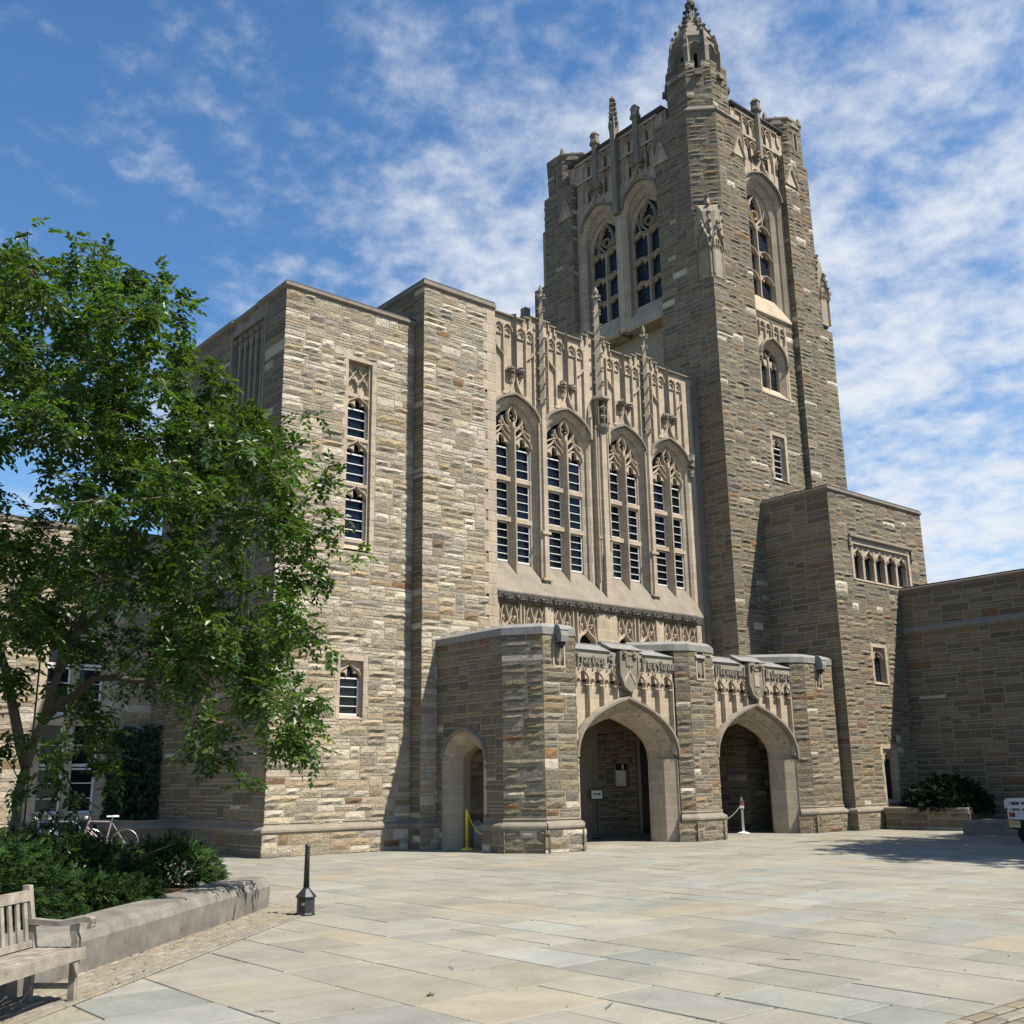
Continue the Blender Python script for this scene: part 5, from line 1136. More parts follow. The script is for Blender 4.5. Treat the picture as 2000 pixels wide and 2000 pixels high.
m = MB(); m.lathe(o, [(.19, 0), (.19, .02), (.15, .035), (.05, .06), (.04, .08)], 'white', 16); m.build('base', wp)
m = MB(); m.lathe(o, [(.04, .06), (.04, .98), (.05, .99), (.035, 1.06), (.012, 1.12)], 'white', 12); m.build('pole', wp, True)
Xw = Matrix.Translation(o) @ Matrix.Rotation(R(-45), 4, 'Z'); m = MB(); m.box((-.06, -.062, .74), (.06, -.05, .98), 'white', X=Xw); m.box((-.055, -.066, .84), (.055, -.06, .97), 'red', X=Xw); m.box((-.03, -.069, .915), (.03, -.065, .93), 'white', X=Xw); m.box((-.035, -.069, .885), (.035, -.065, .892), 'white', X=Xw); m.box((-.03, -.066, .72), (.03, -.06, .76), 'black', X=Xw); m.build('label', wp)
m = MB(); chain(m, Vector(o)+Vector((-.04, 0, .86)), Vector((24.45, 20.5, .66)), .30, 'coping'); m.build('chain', wp)
# arrow sign
ap = Vector((22.55, 23.0, 0)); sg_ = empty('sign_stand', tuple(ap)); tag(sg_, 'black stand with a framed white arrow sign inside the left arch', 'sign')
Xs = Matrix.Translation(ap) @ Matrix.Rotation(R(-44), 4, 'Z')
m = MB(); m.lathe(ap, [(.17, 0), (.17, .015), (.03, .03)], 'black', 16); m.tube([ap, ap+Vector((0, 0, 1.12))], .014, 'black', 8); m.build('stand', sg_)
m = MB()
for a, b_, c_, d in ((-.19, .19, 1.10, 1.13), (-.19, .19, 1.37, 1.40), (-.19, -.16, 1.10, 1.40), (.16, .19, 1.10, 1.40)): m.box((a, -.015, c_), (b_, .015, d), 'black', X=Xs)
m.build('frame', sg_); m = MB(); m.box((-.165, -.006, 1.125), (.165, .006, 1.375), 'white', X=Xs); m.build('panel', sg_)
m = MB(); m.hull([[Xs @ Vector((x, y, z)) for x, z in ((-.11, 1.285), (.05, 1.285), (.05, 1.31), (.12, 1.268), (.05, 1.226), (.05, 1.25), (-.11, 1.25))] for y in (-.007, -.009)], 'black'); m.build('arrow', sg_)

# low stone planter at the right and the granite seat block
m = MB(); F = Face(31.95, 19.30, (.32, -2.58), (-2.58, -.32)); stone_wall(m, F, 0, 2.62, 0, .52, None, DARK, 161, us=.14); fbox(m, F, 0, 2.62, 0, .52, -.3, -.004, 'mortar'); fprism(m, F, -.02, 2.66, [(-.35, .5), (.04, .5), (.06, .56), (.06, .66), (.03, .69), (-.35, .69)], 'limeold'); fbox(m, F, 2.58, 2.66, 0, .5, -2.0, .0, 'dkstone')
tag(m.build('planter_wall'), 'low shaded stone planter wall with a limestone coping at the foot of the stair block', 'wall')
m = MB(); Ps = [(29.93, 15.70), (30.02, 15.25), (30.32, 14.62), (30.8, 13.4), (31.4, 12.4)]
ring = []
for i, (x, y) in enumerate(Ps):
    a = Ps[max(i-1, 0)]; b_ = Ps[min(i+1, len(Ps)-1)]; d = Vector((b_[0]-a[0], b_[1]-a[1], 0)).normalized(); n = Vector((-d.y, d.x, 0)); e = .05 if i in (0, len(Ps)-1) else 0
    ring.append([Vector((x, y, 0))+n*o+Vector((0, 0, z)) for o, z in ((0+e, 0), (-.02+e, .34), (.03+e, .41-e), (.1+e, .43-e), (.48, .43-e), (.5, 0))])
m.hull(ring, 'granite'); tag(m.build('stone_seat'), 'curved smooth granite seat block beside the parked utility truck', 'seat')

# utility truck: rear corner in view
tr = empty('utility_truck', (27.4, 12.9, 0)); tag(tr, 'small pale utility truck with stake sides and a red tail light', 'truck')
fwd2 = Vector((.94, -.342, 0)); rgt = Vector((-.342, -.94, 0)); Xt = Matrix(((rgt.x, fwd2.x, 0, 27.0), (rgt.y, fwd2.y, 0, 12.93), (0, 0, 1, 0), (0, 0, 0, 1)))
def tm(name, f, par=None): q = MB(); f(q); o = q.build(name, par or tr); return o
TW = 1.35; TL = 1.7
def bed_(q):
    q.box((0, 0, .575), (TW, TL, .62), 'truckblue', X=Xt); q.box((0, -.01, .575), (TW, .03, .775), 'truckblue', X=Xt); q.box((-.01, .0, .575), (.03, TL, .775), 'truckblue', X=Xt); q.box((TW-.03, 0, .575), (TW, TL, .775), 'truckblue', X=Xt); q.box((-.005, -.025, .76), (TW, .035, .78), 'aluminium', X=Xt)
tm('cargo_bed', bed_)
def stakes(q):
    for z0, z1 in ((.84, .91), (1.0, 1.075)):
        q.box((-.03, -.045, z0), (TW+.03, -.015, z1), 'white', X=Xt); q.box((-.045, -.04, z0), (-.015, TL, z1), 'white', X=Xt)
    for x in (.03, .42, .85, 1.25): q.box((x, -.02, .76), (x+.03, .01, 1.07), 'white', X=Xt)
    for y in (.1, .6, 1.1, 1.6): q.box((-.02, y, .76), (.01, y+.03, 1.07), 'white', X=Xt)
    q.box((-.03, -.045, .84), (.06, -.012, 1.075), 'white', X=Xt); q.box((-.05, -.05, 1.03), (.0, -.0, 1.075), 'black', X=Xt)
tm('stake_sides', stakes)
for x in (.07, TW-.25): tm('tail_light', lambda q, x=x: (q.box((x, -.03, .635), (x+.17, -.005, .735), 'black', X=Xt), q.box((x+.02, -.04, .65), (x+.15, -.02, .725), 'red', X=Xt)))
tm('reflector', lambda q: q.box((.0, -.012, .54), (.1, -.0, .565), 'red', X=Xt)); tm('chassis', lambda q: (q.box((.05, .03, .34), (TW-.05, 2.7, .575), 'black', X=Xt), q.box((.02, .0, .42), (TW-.02, .05, .575), 'black', X=Xt)))
pl = tm('number_plate', lambda q: q.box((.03, -.022, .385), (.37, -.01, .545), 'plate', X=Xt))
def digits(q):
    for k_, segs in enumerate(((0,1,3,4,6), (0,1,2), (0,1,2), (1,2,5,6))):       # 2 7 7 4
        x = .075+k_*.062; S = {0: (x, x+.035, .505, .513), 6: (x, x+.035, .465, .473), 3: (x, x+.035, .425, .433), 1: (x+.028, x+.036, .47, .513), 2: (x+.028, x+.036, .425, .47), 4: (x, x+.008, .425, .47), 5: (x, x+.008, .47, .513)}
        for s_ in segs: a, b_, c_, d = S[s_]; q.box((a, -.025, c_), (b_, -.021, d), 'black', X=Xt)
ob = tm('digits', digits, pl); ob.matrix_parent_inverse = Matrix()
for x, y in ((.24, .34), (TW-.24, .34), (.22, 2.35), (TW-.2, 2.35)):
    def wheel(q, x=x, y=y): q.lathe(Xt @ Vector((x, y, .245)), [(.12, -.11), (.22, -.11), (.245, -.08), (.245, .08), (.22, .11), (.12, .11)], 'rubber', 20, X=Matrix(((0, 0, rgt.x), (fwd2.x, 0, rgt.y), (0, 1, 0))).to_4x4() if False else Matrix.Rotation(math.atan2(rgt.y, rgt.x), 4, 'Z') @ Matrix.Rotation(R(90), 4, 'Y'))
    w_o = tm('wheel', wheel)
    def rim(q, x=x, y=y): q.lathe(Xt @ Vector((x, y, .245)), [(.02, -.09), (.12, -.09), (.13, 0), (.12, .09), (.02, .09)], 'aluminium', 14, X=Matrix.Rotation(math.atan2(rgt.y, rgt.x), 4, 'Z') @ Matrix.Rotation(R(90), 4, 'Y'))
    ob = tm('rim', rim, w_o); ob.matrix_parent_inverse = Matrix()
def cabf(q):
    prof = [(1.78, .34), (1.78, 1.5), (1.95, 1.62), (2.5, 1.6), (2.85, 1.02), (3.05, .9), (3.08, .4)]
    q.hull([[Xt @ Vector((x, y, z)) for y, z in prof] for x in (.06, TW-.06)], 'truckblue')
tm('cab', cabf); tm('windscreen', lambda q: q.face([Xt @ Vector(p) for p in ((.14, 1.77, 1.02), (TW-.14, 1.77, 1.02), (TW-.14, 1.77, 1.45), (.14, 1.77, 1.45))], 'glass'))

# bicycles at the rack by the ledge
def bicycle(fc, sc_, label, loc, rz, tilt=.08):
    MT['bikepaint_'+fc[0]] = flat_mat(fc[0]+'_frame_paint', fc[1], .35, .08, 6, 0, .5); pm = 'bikepaint_'+fc[0]
    e = empty('bicycle', (0, 0, 0)); tag(e, label, 'bicycle', 'bicycles parked behind the shrubs')
    for x in (-.51, .51):
        q = MB(); q.tube([(x+.335*math.cos(t*math.pi/14), 0, .345+.335*math.sin(t*math.pi/14)) for t in range(29)], .016, 'rubber', 6); wo = q.build('wheel', e)
        q = MB(); q.tube([(x+.315*math.cos(t*math.pi/14), 0, .345+.315*math.sin(t*math.pi/14)) for t in range(29)], .012, 'chrome', 6); q.lathe((x, 0, .345), [(.03, -.035), (.03, .035)], 'chrome', 8, X=Matrix.Rotation(R(90), 4, 'X'))
        for k_ in range(16):
            a = k_*math.pi/8; q.tube([(x+.02*math.cos(a+.6), .02*(-1)**k_, .345+.02*math.sin(a+.6)), (x+.315*math.cos(a), 0, .345+.315*math.sin(a))], .0025, 'chrome', 3)
        q.build('rim', wo)
    q = MB(); hd = (.36, 0, .86); hb = (.40, 0, .72); st = (-.16, 0, .84); bb = (-.06, 0, .30); rw_ = (-.51, 0, .345); fw_ = (.51, 0, .345)
    for a, b_, r_ in ((hd, hb, .022), (st, bb, .017), (hd, st, .017), (hb, bb, .02), (bb, rw_, .011), (st, rw_, .010), (hb, fw_, .014)): q.tube([a, b_], r_, pm, 8)
    q.build('frame', e)
    q = MB(); q.tube([st, (-.19, 0, .95)], .013, 'chrome', 8); q.build('seat_post', e)
    q = MB(); q.hull([[(x, y*w2, z) for y, z in ((-1, .95), (-.8, .99), (.8, .99), (1, .95))] for x, w2 in ((-.32, .075), (-.22, .08), (-.12, .035), (-.04, .02))], sc_); q.build('saddle', e)
    q = MB(); q.tube([hd, (.34, 0, .97)], .013, 'chrome', 8); q.tube([(.30, -.28, .98), (.36, -.12, 1.0), (.37, 0, .98), (.36, .12, 1.0), (.30, .28, .98)], .012, 'black', 6); q.blob((.44, 0, .95), .05, 'white', rnd); q.build('handlebar', e)
    q = MB(); q.lathe(bb, [(.09, -.02), (.09, .0)], 'chrome', 14, X=Matrix.Rotation(R(90), 4, 'X')); q.tube([(-.06, -.05, .30), (.05, -.05, .17)], .01, 'chrome', 5); q.tube([(-.06, .05, .30), (-.17, .05, .43)], .01, 'chrome', 5); q.box((.0, -.10, .155), (.1, -.05, .175), 'black'); q.box((-.22, .05, .42), (-.12, .1, .44), 'black'); q.build('crankset', e)
    e.location = loc; e.rotation_euler = (tilt, 0, rz)
bicycle(('silver_pink', (.30, .22, .22)), 'white', 'bicycle with a pink and silver frame and a white saddle, nearest the ledge', (9.55, 27.0, .0), R(150)); bicycle(('violet', (.10, .07, .20)), 'black', 'bicycle with a violet frame, second from the ledge', (8.55, 27.5, 0), R(138), -.1); bicycle(('pale_blue', (.25, .33, .40)), 'black', 'bicycle with a pale blue frame, partly hidden by the shrubs', (9.0, 27.9, 0), R(160), .05)

# ================================================================== PLANTS
LEAFC = [(0.041,0.089,0.013),(0.031,0.073,0.012),(0.05,0.104,0.015),(0.025,0.059,0.012),(0.065,0.12,0.018),(0.037,0.082,0.019),(0.03,0.071,0.013)]
class Leaves:
    def __init__(s): s.v = []; s.f = []; s.c = []
    def leaf(s, p, d, n, L, W, c):
        """folded leaflet from p along d, face normal ~n"""
        t = d.cross(n); 
        if t.length < 1e-4: return
        t.normalize(); n = t.cross(d); i = len(s.v); f = W*.30
        s.v += [p, p+d*L*.45+t*W+n*f, p+d*L-n*L*.10, p+d*L*.45-t*W+n*f]; s.f += [(i, i+1, i+2), (i, i+2, i+3)]; s.c += [c, c]
    def build(s, name, mat, parent=None):
        m = MB(); m.v = [tuple(p) for p in s.v]; m.f = s.f; m.c = s.c; m.mats = [mat]; m.m = [0]*len(s.f); return m.build(name, parent)
def rdir(r_, up_=0.0): 
    v = Vector((r_.gauss(0, 1), r_.gauss(0, 1), r_.gauss(0, 1)+up_)); return v.normalized()
def spray(lv, r_, base, d, L, nl, ll, lw, pal, droop=.25, tint=1.0):
    """pinnate leaf: paired leaflets along a drooping stalk"""
    d = d.normalized(); side_ = d.cross(Vector((0, 0, 1)))
    if side_.length < .1: side_ = Vector((1, 0, 0))
    side_.normalize(); upv = (side_.cross(d)).normalized(); upv = (upv+rdir(r_)*.45).normalized(); c0 = r_.choice(pal); v = r_.uniform(.78, 1.25)*tint
    for k in range(nl):
        t = (k+1)/nl; p = base+d*L*t-Vector((0, 0, droop*L*t*t)); sg = 1 if k % 2 else -1
        dd = (d*.55+side_*sg*.95-Vector((0, 0, .25))+rdir(r_)*.22) if k < nl-1 else d-Vector((0, 0, .3))
        vv = v*r_.uniform(.88, 1.12); lv.leaf(p, dd.normalized(), (upv+rdir(r_)*.35).normalized(), ll*r_.uniform(.75, 1.2), lw*r_.uniform(.8, 1.15), (c0[0]*vv, c0[1]*vv, c0[2]*vv))
ANCH = [(3.4,14.6,8.3,0.43),(5.4,16.3,2.7,0.57),(3.4,16.2,8.9,0.59),(5.4,19,5.4,0.57),(5.5,13.8,4.3,0.51),(6.9,13.5,5.3,0.48),(8,15.1,5.6,0.52),(4.3,13.4,4.6,0.51),(3.5,16,7.2,0.43),(5.4,13.7,7.1,0.53),(5.2,15.6,7.2,0.5),(4,16.1,4.8,0.48),(4.3,16.3,3.8,0.46),(6.8,14.8,6.7,0.61),(6,14.6,3.4,0.51),(3.6,16.9,6.9,0.61),(6.2,13.4,6.6,0.62),(4.7,15.2,8.1,0.43),(4.7,14.2,7.4,0.5),(3.8,15.7,8,0.45),(8,16.7,4.3,0.44),(5.6,13.1,3.3,0.53),(5.3,12.6,4,0.47),(5.8,14.3,5.2,0.46),(7.2,14.1,5.5,0.55),(4.9,14.3,5.3,0.43),(4.7,12.9,6,0.58),(5.3,15,6.3,0.59),(6.5,14.8,6,0.59),(5,16.2,3.8,0.55),(5.6,13.2,4.6,0.51),(8.5,16.5,3.9,0.51),(4.2,15.4,7.3,0.61),(7,14.1,3.5,0.61),(3.3,14.3,4.7,0.61),(6.5,15.1,4,0.61),(4.5,14.3,4.8,0.6),(6,15.3,7.1,0.61),(7.1,15,4.6,0.52),(3.1,15.2,8.5,0.43),(7,16,4.3,0.61),(6.8,13,3.9,0.53),(4.1,12.3,7.3,0.59),(5,15.5,9.5,0.47),(5.7,18,4.8,0.59),(3.5,17.2,8.9,0.47),(4.6,12.5,5.3,0.56),(3.9,15.6,3.3,0.61),(5.9,14.3,7.2,0.6),(6.1,11.6,2.7,0.56),(6.2,15.7,5.8,0.44),(6.1,13.9,5.7,0.53),(5.5,17.7,5.4,0.43),(4.6,16.4,4.4,0.51),(5.4,11.8,5.7,0.55),(7.9,14.6,4.7,0.44),(4.1,14.3,5.7,0.45),(3.6,16.8,8.2,0.61),(7.4,13.9,4.2,0.46),(5,13.9,6.5,0.57),(4.4,18.1,5.2,0.49),(3.1,14.6,6.2,0.51),(2.6,13,6.2,0.52),(3.6,15.1,4.7,0.54),(4.3,13.4,8,0.6),(3.7,16.1,4.1,0.58),(3,12.3,7.6,0.46),(4.9,15,7.4,0.56),(6.2,16.6,3.3,0.44),(7.9,14.5,2.6,0.42),(5.7,16.2,6.8,0.55),(6.1,16.3,4.6,0.45),(4.7,17.3,5.4,0.43),(7,15.1,5.7,0.5),(4.5,12.7,6.9,0.54),(4,14.9,6.9,0.46),(7.4,15.7,7.8,0.59),(3.8,12.8,6.8,0.48),(3.8,15.3,8.5,0.51),(6.2,13.5,3.7,0.6),(8.4,15.5,3.1,0.59),(5.8,13.4,6,0.54),(3.3,12.5,5.9,0.43),(6.8,13.2,4.6,0.46),(7.6,16.2,3.8,0.49),(4.4,16.7,5,0.46),(4,16.4,9.6,0.56),(5.7,14.4,7.9,0.58),(4.6,16.1,9.6,0.59),(6.4,15.4,5.1,0.53),(7.3,16.4,6.7,0.53),(2.9,14.6,7.6,0.58),(3.3,13.6,7.8,0.55),(5.6,15,5,0.54),(4.1,14,7.7,0.5),(4.5,17,8,0.51),(2.5,13.1,7.8,0.57),(3.5,16.4,6,0.61),(4.3,15.5,3.9,0.42),(5.7,18.3,6.6,0.43),(3.4,15.6,6.3,0.58),(7,14,2.9,0.56),(6.4,16.4,6.9,0.47),(5.6,17,6.1,0.55),(4.3,12.8,4.1,0.52),(5.7,12,3.5,0.47),(3.2,15.1,7.3,0.5),(5.8,14.1,6.4,0.59),(5.7,13.7,3.3,0.61),(3.2,16.5,9.6,0.47),(5.5,15.9,7.7,0.51),(6.4,15.9,6.4,0.52),(7.3,16.5,5.1,0.43),(4,12.6,5,0.52),(5.2,13.7,5.3,0.55),(5.5,17.6,7.6,0.6),(6,13.7,7.4,0.51),(3.8,17.8,9.6,0.56),(6.8,16,3.6,0.45),(7.5,15.3,3.1,0.51),(5.3,15.9,4.9,0.58),(4.3,14.7,3.7,0.62),(2.8,13.1,7.1,0.45),(7.1,14.6,3.2,0.57),(3.3,13.7,6.8,0.46),(4.6,14.7,6.8,0.51),(5.8,11.8,4.9,0.49),(5.5,15.4,8.3,0.47),(5.7,14.5,5.8,0.45),(5.4,17.1,3.2,0.52),(5.3,16.9,7.1,0.58),(5.5,12.9,6.3,0.51),(5,14.4,8.5,0.56),(4.2,16.3,8.2,0.43),(6.6,12.1,3.7,0.6),(3.3,14.4,3.5,0.53),(4.9,16.2,5.9,0.45),(5.7,16.3,3.8,0.59),(4.1,16.4,7.6,0.53),(7.8,15.3,2.6,0.42),(6.2,16.5,5.2,0.55),(4.9,16.5,8.8,0.58),(6.5,12.4,5.2,0.54),(6,15,8.2,0.43),(3.5,15.3,9.1,0.57),(4.7,17.2,4.1,0.58),(4,14,6.3,0.45),(6,12,5.6,0.57),(4.6,11.9,5,0.45),(4,15.4,5.3,0.45),(3.7,17.5,7.9,0.58),(4.6,16.2,7.1,0.59),(5,13.6,4.7,0.46),(4.2,14.6,8.1,0.6),(4.5,14.9,4.7,0.44),(5,19.4,5,0.44),(7.4,14.3,6.5,0.51),(4.7,14.5,6.2,0.59),(8.2,16,4.4,0.45),(6.9,13.5,6.1,0.47),(3.7,14.1,3.9,0.54),(6.8,12.6,2.3,0.57),(5.2,15.1,8.9,0.46),(4.4,14.7,9.1,0.54),(5.3,12.9,5.5,0.48),(4.1,13.1,5.8,0.49),(3,13.5,4.4,0.46),(5.6,14.6,4.5,0.42),(7.2,17.3,4.3,0.54),(3.5,13.5,6,0.59),(7.4,14.6,3.7,0.5),(4,19.2,7.7,0.59),(4.6,12.6,7.8,0.56),(7.3,15.7,5.5,0.57),(5.9,15.3,3.7,0.62),(6.9,12.7,6.8,0.22),(5,13.2,8.3,0.25),(4.8,13.3,8.2,0.3),(7.3,12.4,5.9,0.25),(7.1,12.6,5.8,0.3),(7.3,12.4,5.3,0.25),(7.1,12.6,5.1,0.3),(7.4,12.1,4.6,0.2),(7.2,12.3,4.5,0.28),(7,12.6,4.5,0.3),(7,12.6,3.7,0.25),(6.8,12.4,2.4,0.35),(6.7,12.5,2.1,0.3),(5.9,12.4,2,0.35),(5.7,12.4,2.4,0.4),(6,12.4,1.7,0.22),(5.6,12.6,2.1,0.3),(5.6,12.8,2.5,0.4),(4.6,14.2,2.1,0.4),(4.8,14.8,1.6,0.25),(4.9,14.3,2.4,0.35),(6.8,12.9,6.3,0.3),(6.6,13.4,6.8,0.35),(4.1,14.3,9.1,0.35),(3.5,14.8,9.1,0.4),(4.6,13.8,8.6,0.35),(5,13.8,2,0.35),(4.3,15.1,2.3,0.32),(4.5,14.7,1.9,0.3),(4.3,15.3,1.6,0.3),(4.8,14.1,1.9,0.3),(4.1,15.6,2.1,0.35)]
def make_tree(name, label, trunk, limbs, anchors, seed, per, ll=.105, lw=.026, pal=LEAFC, r0=.085, leaf_r=1.0):
    r_ = random.Random(seed); e = empty(name, tuple(trunk[0])); tag(e, label, 'tree'); wd = MB(); BK = [(.115,.092,.066),(.09,.075,.055),(.14,.115,.085)]
    nodes = []                                                                # (point, radius)
    def limb(P, ra, rb):
        P = [Vector(p) for p in P]; Q = []
        for a, b_ in zip(P, P[1:]):
            for i in range(3): Q.append(a.lerp(b_, i/3)+(rdir(r_)*.035 if i else Vector()))
        Q.append(P[-1]); n = len(Q); rad = [ra+(rb-ra)*(i/(n-1))**.8 for i in range(n)]; wd.tube(Q, rad, 'bark', 9, r_.choice(BK))
        for q, rr in zip(Q, rad): nodes.append((q, rr))
    limb(trunk, r0, r0*.62)
    for P, ra, rb in limbs: limb(P, ra, rb)
    root = Vector(trunk[1]); lv = Leaves()
    for ax, ay, az, ar in sorted(anchors, key=lambda q: (Vector(q[:3])-root).length):
        a = Vector((ax, ay, az)); best = min(nodes, key=lambda q: (q[0]-a).length+max(0, q[0].z-a.z)*.6); b0, rb = best; D = (a-b0).length
        mid = b0.lerp(a, .5)+Vector((0, 0, .10*D))+rdir(r_)*.08*D; P = [b0, b0.lerp(mid, .5)+rdir(r_)*.03*D, mid, mid.lerp(a, .5)+rdir(r_)*.04*D, a]; ra = min(rb*.7, .012+.014*D); rad = [ra, ra*.85, ra*.68, ra*.5, ra*.3]
        wd.tube(P, rad, 'bark', 6, r_.choice(BK))
        for q, rr in zip(P[1:], rad[1:]): nodes.append((q, rr))
        clus = r_.uniform(.82, 1.2)
        for t in range(max(3, int(6*ar/.5))):                                 # twigs in the clump
            d = rdir(r_, .15); d.z *= .7; tip = a+d*ar*r_.uniform(.6, 1.1)*leaf_r; wd.tube([a-d*.05, a.lerp(tip, .6)+Vector((0, 0, .03)), tip], [.009, .006, .003], 'bark', 4, r_.choice(BK))
            for k in range(int(per*(ar/.5)**1.2/6)):
                u = r_.uniform(.25, 1.05); p = a.lerp(tip, u)+rdir(r_)*ar*.16; dd = (d*.7+rdir(r_)*.9); dd.z -= .15; spray(lv, r_, p, dd, r_.uniform(.16, .26)*leaf_r, 7, ll, lw, pal, .35, clus)
    wd.build('trunk', e, True); lv.build('crown', 'leaf', e); return e
TRUNK = [(4.62, 17.3, .2), (4.66, 16.95, .95), (4.64, 16.55, 1.85), (4.74, 16.2, 2.6), (4.82, 15.95, 3.3)]
LIMBS = [([(4.82, 15.95, 3.3), (4.95, 15.65, 3.9), (5.12, 15.35, 4.8), (5.15, 15.0, 5.8), (5.0, 14.9, 6.9), (4.7, 14.9, 8.0)], .075, .028), ([(4.74, 16.2, 2.6), (5.1, 15.3, 3.15), (5.6, 14.2, 3.05), (6.1, 13.4, 2.9)], .065, .022),
 ([(4.66, 16.5, 1.95), (4.3, 16.3, 2.9), (4.0, 16.2, 3.7), (3.7, 15.9, 5.0), (3.5, 15.6, 6.3)], .085, .03), ([(4.95, 15.65, 3.9), (5.7, 14.9, 4.7), (6.4, 14.2, 5.1), (7.0, 13.8, 5.2)], .06, .02), ([(5.12, 15.35, 4.8), (5.8, 15.0, 6.0), (6.3, 14.6, 7.0)], .055, .02), ([(4.0, 16.2, 3.7), (4.6, 15.6, 4.3), (5.4, 15.6, 4.7), (6.2, 15.6, 5.0)], .05, .018)]
make_tree('shade_tree', 'leafy green tree leaning out of the planting bed at the left', TRUNK, LIMBS, ANCH, 5, 48, .108, .032)
# tree to the right of the view, whose shade falls on the paving
r2 = random.Random(77); an = []
while len(an) < 210:
    p = Vector((r2.uniform(-1, 1), r2.uniform(-1, 1), r2.uniform(-1, 1)))
    if .3 < p.length < 1 and p.y < .72: an.append((29.5+p.x*6.4, 5.2+p.y*6.2, 9.0+p.z*2.6, r2.uniform(.75, 1.05)))
make_tree('shade_tree', 'dark leafy tree standing off to the right whose shade falls on the paving', [(29.6, 5.2, 0), (29.6, 5.3, 2.0), (29.5, 5.4, 4.5), (29.5, 5.5, 7.0)], [([(29.5, 5.4, 4.5), (27.5, 6.2, 7.2), (26.0, 7.0, 8.6)], .12, .04), ([(29.5, 5.4, 4.5), (31.5, 5.0, 7.0), (33.0, 4.4, 8.6)], .12, .04), ([(29.5, 5.5, 6.0), (29.0, 7.5, 8.5)], .1, .04)], an, 9, 26, .17, .05, [(.03,.06,.014),(.024,.05,.014)], .24, 1.5)
# yews
YEW = [(0.016,0.0392,0.0085),(0.012,0.0304,0.0076),(0.0224,0.052,0.0093),(0.0288,0.0624,0.0102),(0.0096,0.024,0.0059)]
def shrub(name, label, cx_, cy_, z0, rx_, ry_, h, n, seed, pal=YEW, L=.105, spread=1.0, group=None, nl=9, ll=.034, lw=.0055, cat='shrub', flat=0):
    r_ = random.Random(seed); e = empty(name, (cx_, cy_, z0)); tag(e, label, cat, group); wd = MB(); lv = Leaves()
    for i in range(26):
        a = r_.uniform(0, 6.28); q = r_.uniform(.2, .9); tip = Vector((cx_+rx_*q*math.cos(a), cy_+ry_*q*math.sin(a), z0+h*r_.uniform(.3, .85))); b_ = Vector((cx_+r_.uniform(-.2, .2), cy_+r_.uniform(-.2, .2), z0)); wd.tube([b_, b_.lerp(tip, .5)+Vector((0, 0, .1)), tip], [.022, .014, .006], 'bark', 5, (.08, .06, .045))
    wd.build('stem', e)
    lob = [(r_.uniform(0, 6.28), r_.uniform(.75, 1.12)) for _ in range(9)]
    for i in range(n):
        a = r_.uniform(0, 6.28); el = math.asin(r_.uniform(-.15, 1)); k = 1.0
        for la, lk in lob: k += (lk-1)*max(0, math.cos(a-la))**4
        q = r_.uniform(.45, 1.0)**.5*k
        d = Vector((math.cos(a)*math.cos(el), math.sin(a)*math.cos(el), math.sin(el))); p = Vector((cx_+rx_*q*d.x, cy_+ry_*q*d.y, z0+max(.03, h*q*d.z*r_.uniform(.9, 1.1)+.05)))
        dd = (Vector((d.x, d.y, d.z*.45))*.8+rdir(r_)*.6*spread+Vector((0, 0, .05))).normalized(); c0 = r_.choice(pal); v = r_.uniform(.7, 1.3); LL = L*r_.uniform(.7, 1.5); sd = dd.cross(rdir(r_)).normalized(); nn = sd.cross(dd)
        for k2 in range(nl):
            t = k2/nl; s_ = 1 if k2 % 2 else -1; cc = tuple(x*v*(1+.35*t) for x in c0); lv.leaf(p+dd*LL*t-Vector((0, 0, .15*LL*t*t)), (dd*.75+sd*s_*.8).normalized(), nn, ll, lw*1.6, cc)
        lv.leaf(p, dd, nn, LL*1.05, .007, tuple(x*v for x in c0))
    lv.build('foliage', 'needle', e); return e
YG = 'yew shrubs in the planting bed'
shrub('yew_shrub', 'dark spreading yew in the middle of the bed below the bicycles', 4.75, 14.3, .32, 1.45, 1.2, .88, 3900, 21, group=YG); shrub('yew_shrub', 'large dark yew right behind the wooden bench', 2.75, 12.45, .32, 1.5, 1.25, .92, 4200, 22, group=YG); shrub('yew_shrub', 'low yew filling the bed edge along the planter wall', 4.3, 12.8, .32, .85, .6, .36, 1500, 26, group=YG); shrub('yew_shrub', 'compact sunlit yew at the far end of the planter wall', 6.15, 15.1, .30, .9, .8, .58, 2500, 23, pal=YEW[:4]+[(.045,.10,.024)], group=YG); shrub('yew_shrub', 'yew behind the sunlit one at the foot of the tree trunk', 4.2, 16.6, .32, 1.4, 1.1, .62, 2200, 24, group=YG)
shrub('broadleaf_shrub', 'dark rounded shrub in the shaded corner planter at the right', 33.2, 18.0, .6, 1.25, 1.5, .95, 2200, 25, pal=[(.006,.015,.006),(.009,.021,.007),(.005,.012,.005)], nl=5, ll=.09, lw=.02, L=.2)
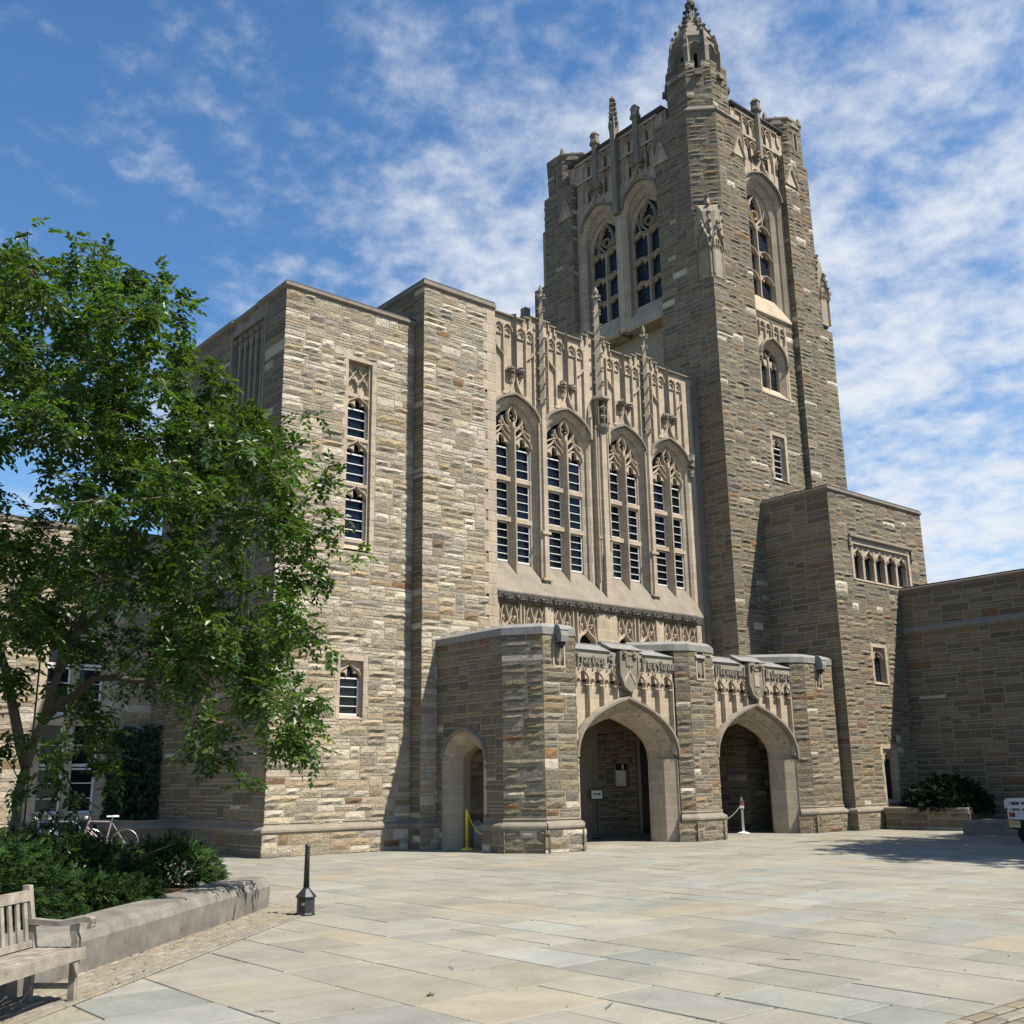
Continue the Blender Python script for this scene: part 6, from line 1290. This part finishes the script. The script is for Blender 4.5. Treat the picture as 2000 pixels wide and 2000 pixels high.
# ivy on the shaded corner wall
r_ = random.Random(31); lv = Leaves(); e = empty('ivy', (11.6, 30.2, .75)); tag(e, 'dark ivy climbing the shaded corner wall behind the bicycles', 'climbing plant'); wd = MB()
IV = [(.016,.045,.012),(.012,.034,.010),(.022,.058,.014),(.03,.075,.018)]
for i in range(2600):
    t = r_.random(); z = .72+2.75*t*r_.uniform(.2, 1)**.3; 
    if r_.random() < .62: p = Vector((r_.uniform(10.85, 12.1), 30.9-abs(r_.gauss(0, .22)), z))
    else: p = Vector((12.05-abs(r_.gauss(0, .2)), r_.uniform(29.9, 31), z))
    d = Vector((r_.uniform(-1, 1), -.6+r_.uniform(-.5, .3), -.9)).normalized(); c0 = r_.choice(IV); v = r_.uniform(.7, 1.3); n_ = (Vector((-.4, -1, .4))+rdir(r_)*.5).normalized(); L = r_.uniform(.09, .15)
    for sg in (-1, 0, 1): lv.leaf(p, (d+d.cross(n_)*sg*.9).normalized(), n_, L*(1 if sg == 0 else .8), L*.33, tuple(x*v for x in c0))
for i in range(14):
    x = r_.uniform(10.9, 12.0); wd.tube([(x, 30.93, .7), (x+r_.uniform(-.2, .2), 30.9, 1.8), (x+r_.uniform(-.4, .4), 30.9, 3.1)], [.02, .014, .006], 'bark', 5, (.09, .07, .05))
wd.build('stem', e); lv.build('foliage', 'leaf', e)
# weeds in the joints and fallen twigs
for i, (x, y, s_) in enumerate(((5.32, 7.40, .075), (4.36, 6.63, .07), (4.52, 5.35, .09), (3.62, 9.66, .07))):
    lv = Leaves()
    for k in range(16): a = r_.uniform(0, 6.28); d = Vector((math.cos(a)*.8, math.sin(a)*.8, r_.uniform(.5, 1.2))).normalized(); lv.leaf(Vector((x, y, -.01)), d, Vector((0, 0, 1)), s_*r_.uniform(.5, 1), .007, r_.choice([(.12, .15, .04), (.20, .17, .07), (.09, .12, .03)]))
    tag(lv.build('weed_tuft', 'leaf'), ['small grass tuft in a joint left of the middle of the plaza', 'low grass tuft in a joint in the left foreground', 'pale grass tuft in the joint nearest the camera', 'dry tuft beside the sett strip along the planter'][i], 'weed', 'weeds in the paving joints')
for i, (x, y, a, L) in enumerate(((5.95, 6.05, .5, .25), (6.15, 8.2, 1.2, .16), (8.75, 6.3, 2.2, .22), (10.9, 6.6, .9, .3), (6.9, 5.8, .2, .14), (4.1, 7.7, 2.6, .15))):
    q = MB(); d = Vector((math.cos(a), math.sin(a), 0)); P = Vector((x, y, .012)); q.tube([P, P+d*L*.5+Vector((.01, 0, .004)), P+d*L+Vector((.02, .03, 0))], [.0035, .003, .0015], 'bark', 5, (.09, .07, .05)); q.tube([P+d*L*.5, P+d*L*.65+Vector((-.02, .03, .004))], [.002, .001], 'bark', 4, (.09, .07, .05))
    tag(q.build('twig'), ['fallen forked twig in the middle foreground', 'short fallen twig further up the plaza', 'curved fallen twig on the plain slabs at right', 'longest fallen twig at the right', 'tiny fallen twig in the foreground', 'fallen twig near the left foreground'][i], 'twig', 'twigs fallen on the paving')

# dry leaf litter on the paving and in the planting bed
r_ = random.Random(55); lv = Leaves()
for i in range(260):
    if i < 70: p = Vector((r_.uniform(3.6, 16), r_.uniform(4.6, 12.5), .006))
    else: p = A0+dp*r_.uniform(3, 10.6)-npn*r_.uniform(.02, .9)**1.5+Vector((0, 0, .018))
    a = r_.uniform(0, 6.28); d = Vector((math.cos(a), math.sin(a), r_.uniform(0, .15))).normalized(); L = r_.uniform(.012, .035); lv.leaf(p, d, Vector((r_.gauss(0, .3), r_.gauss(0, .3), 1)).normalized(), L, L*.35, r_.choice([(.10, .075, .04), (.16, .12, .06), (.06, .045, .03), (.20, .18, .09), (.05, .05, .03)]))
tag(lv.build('leaf_litter', 'leaf'), 'dry leaf scraps and grit scattered over the paving', 'leaf litter', kind='stuff')
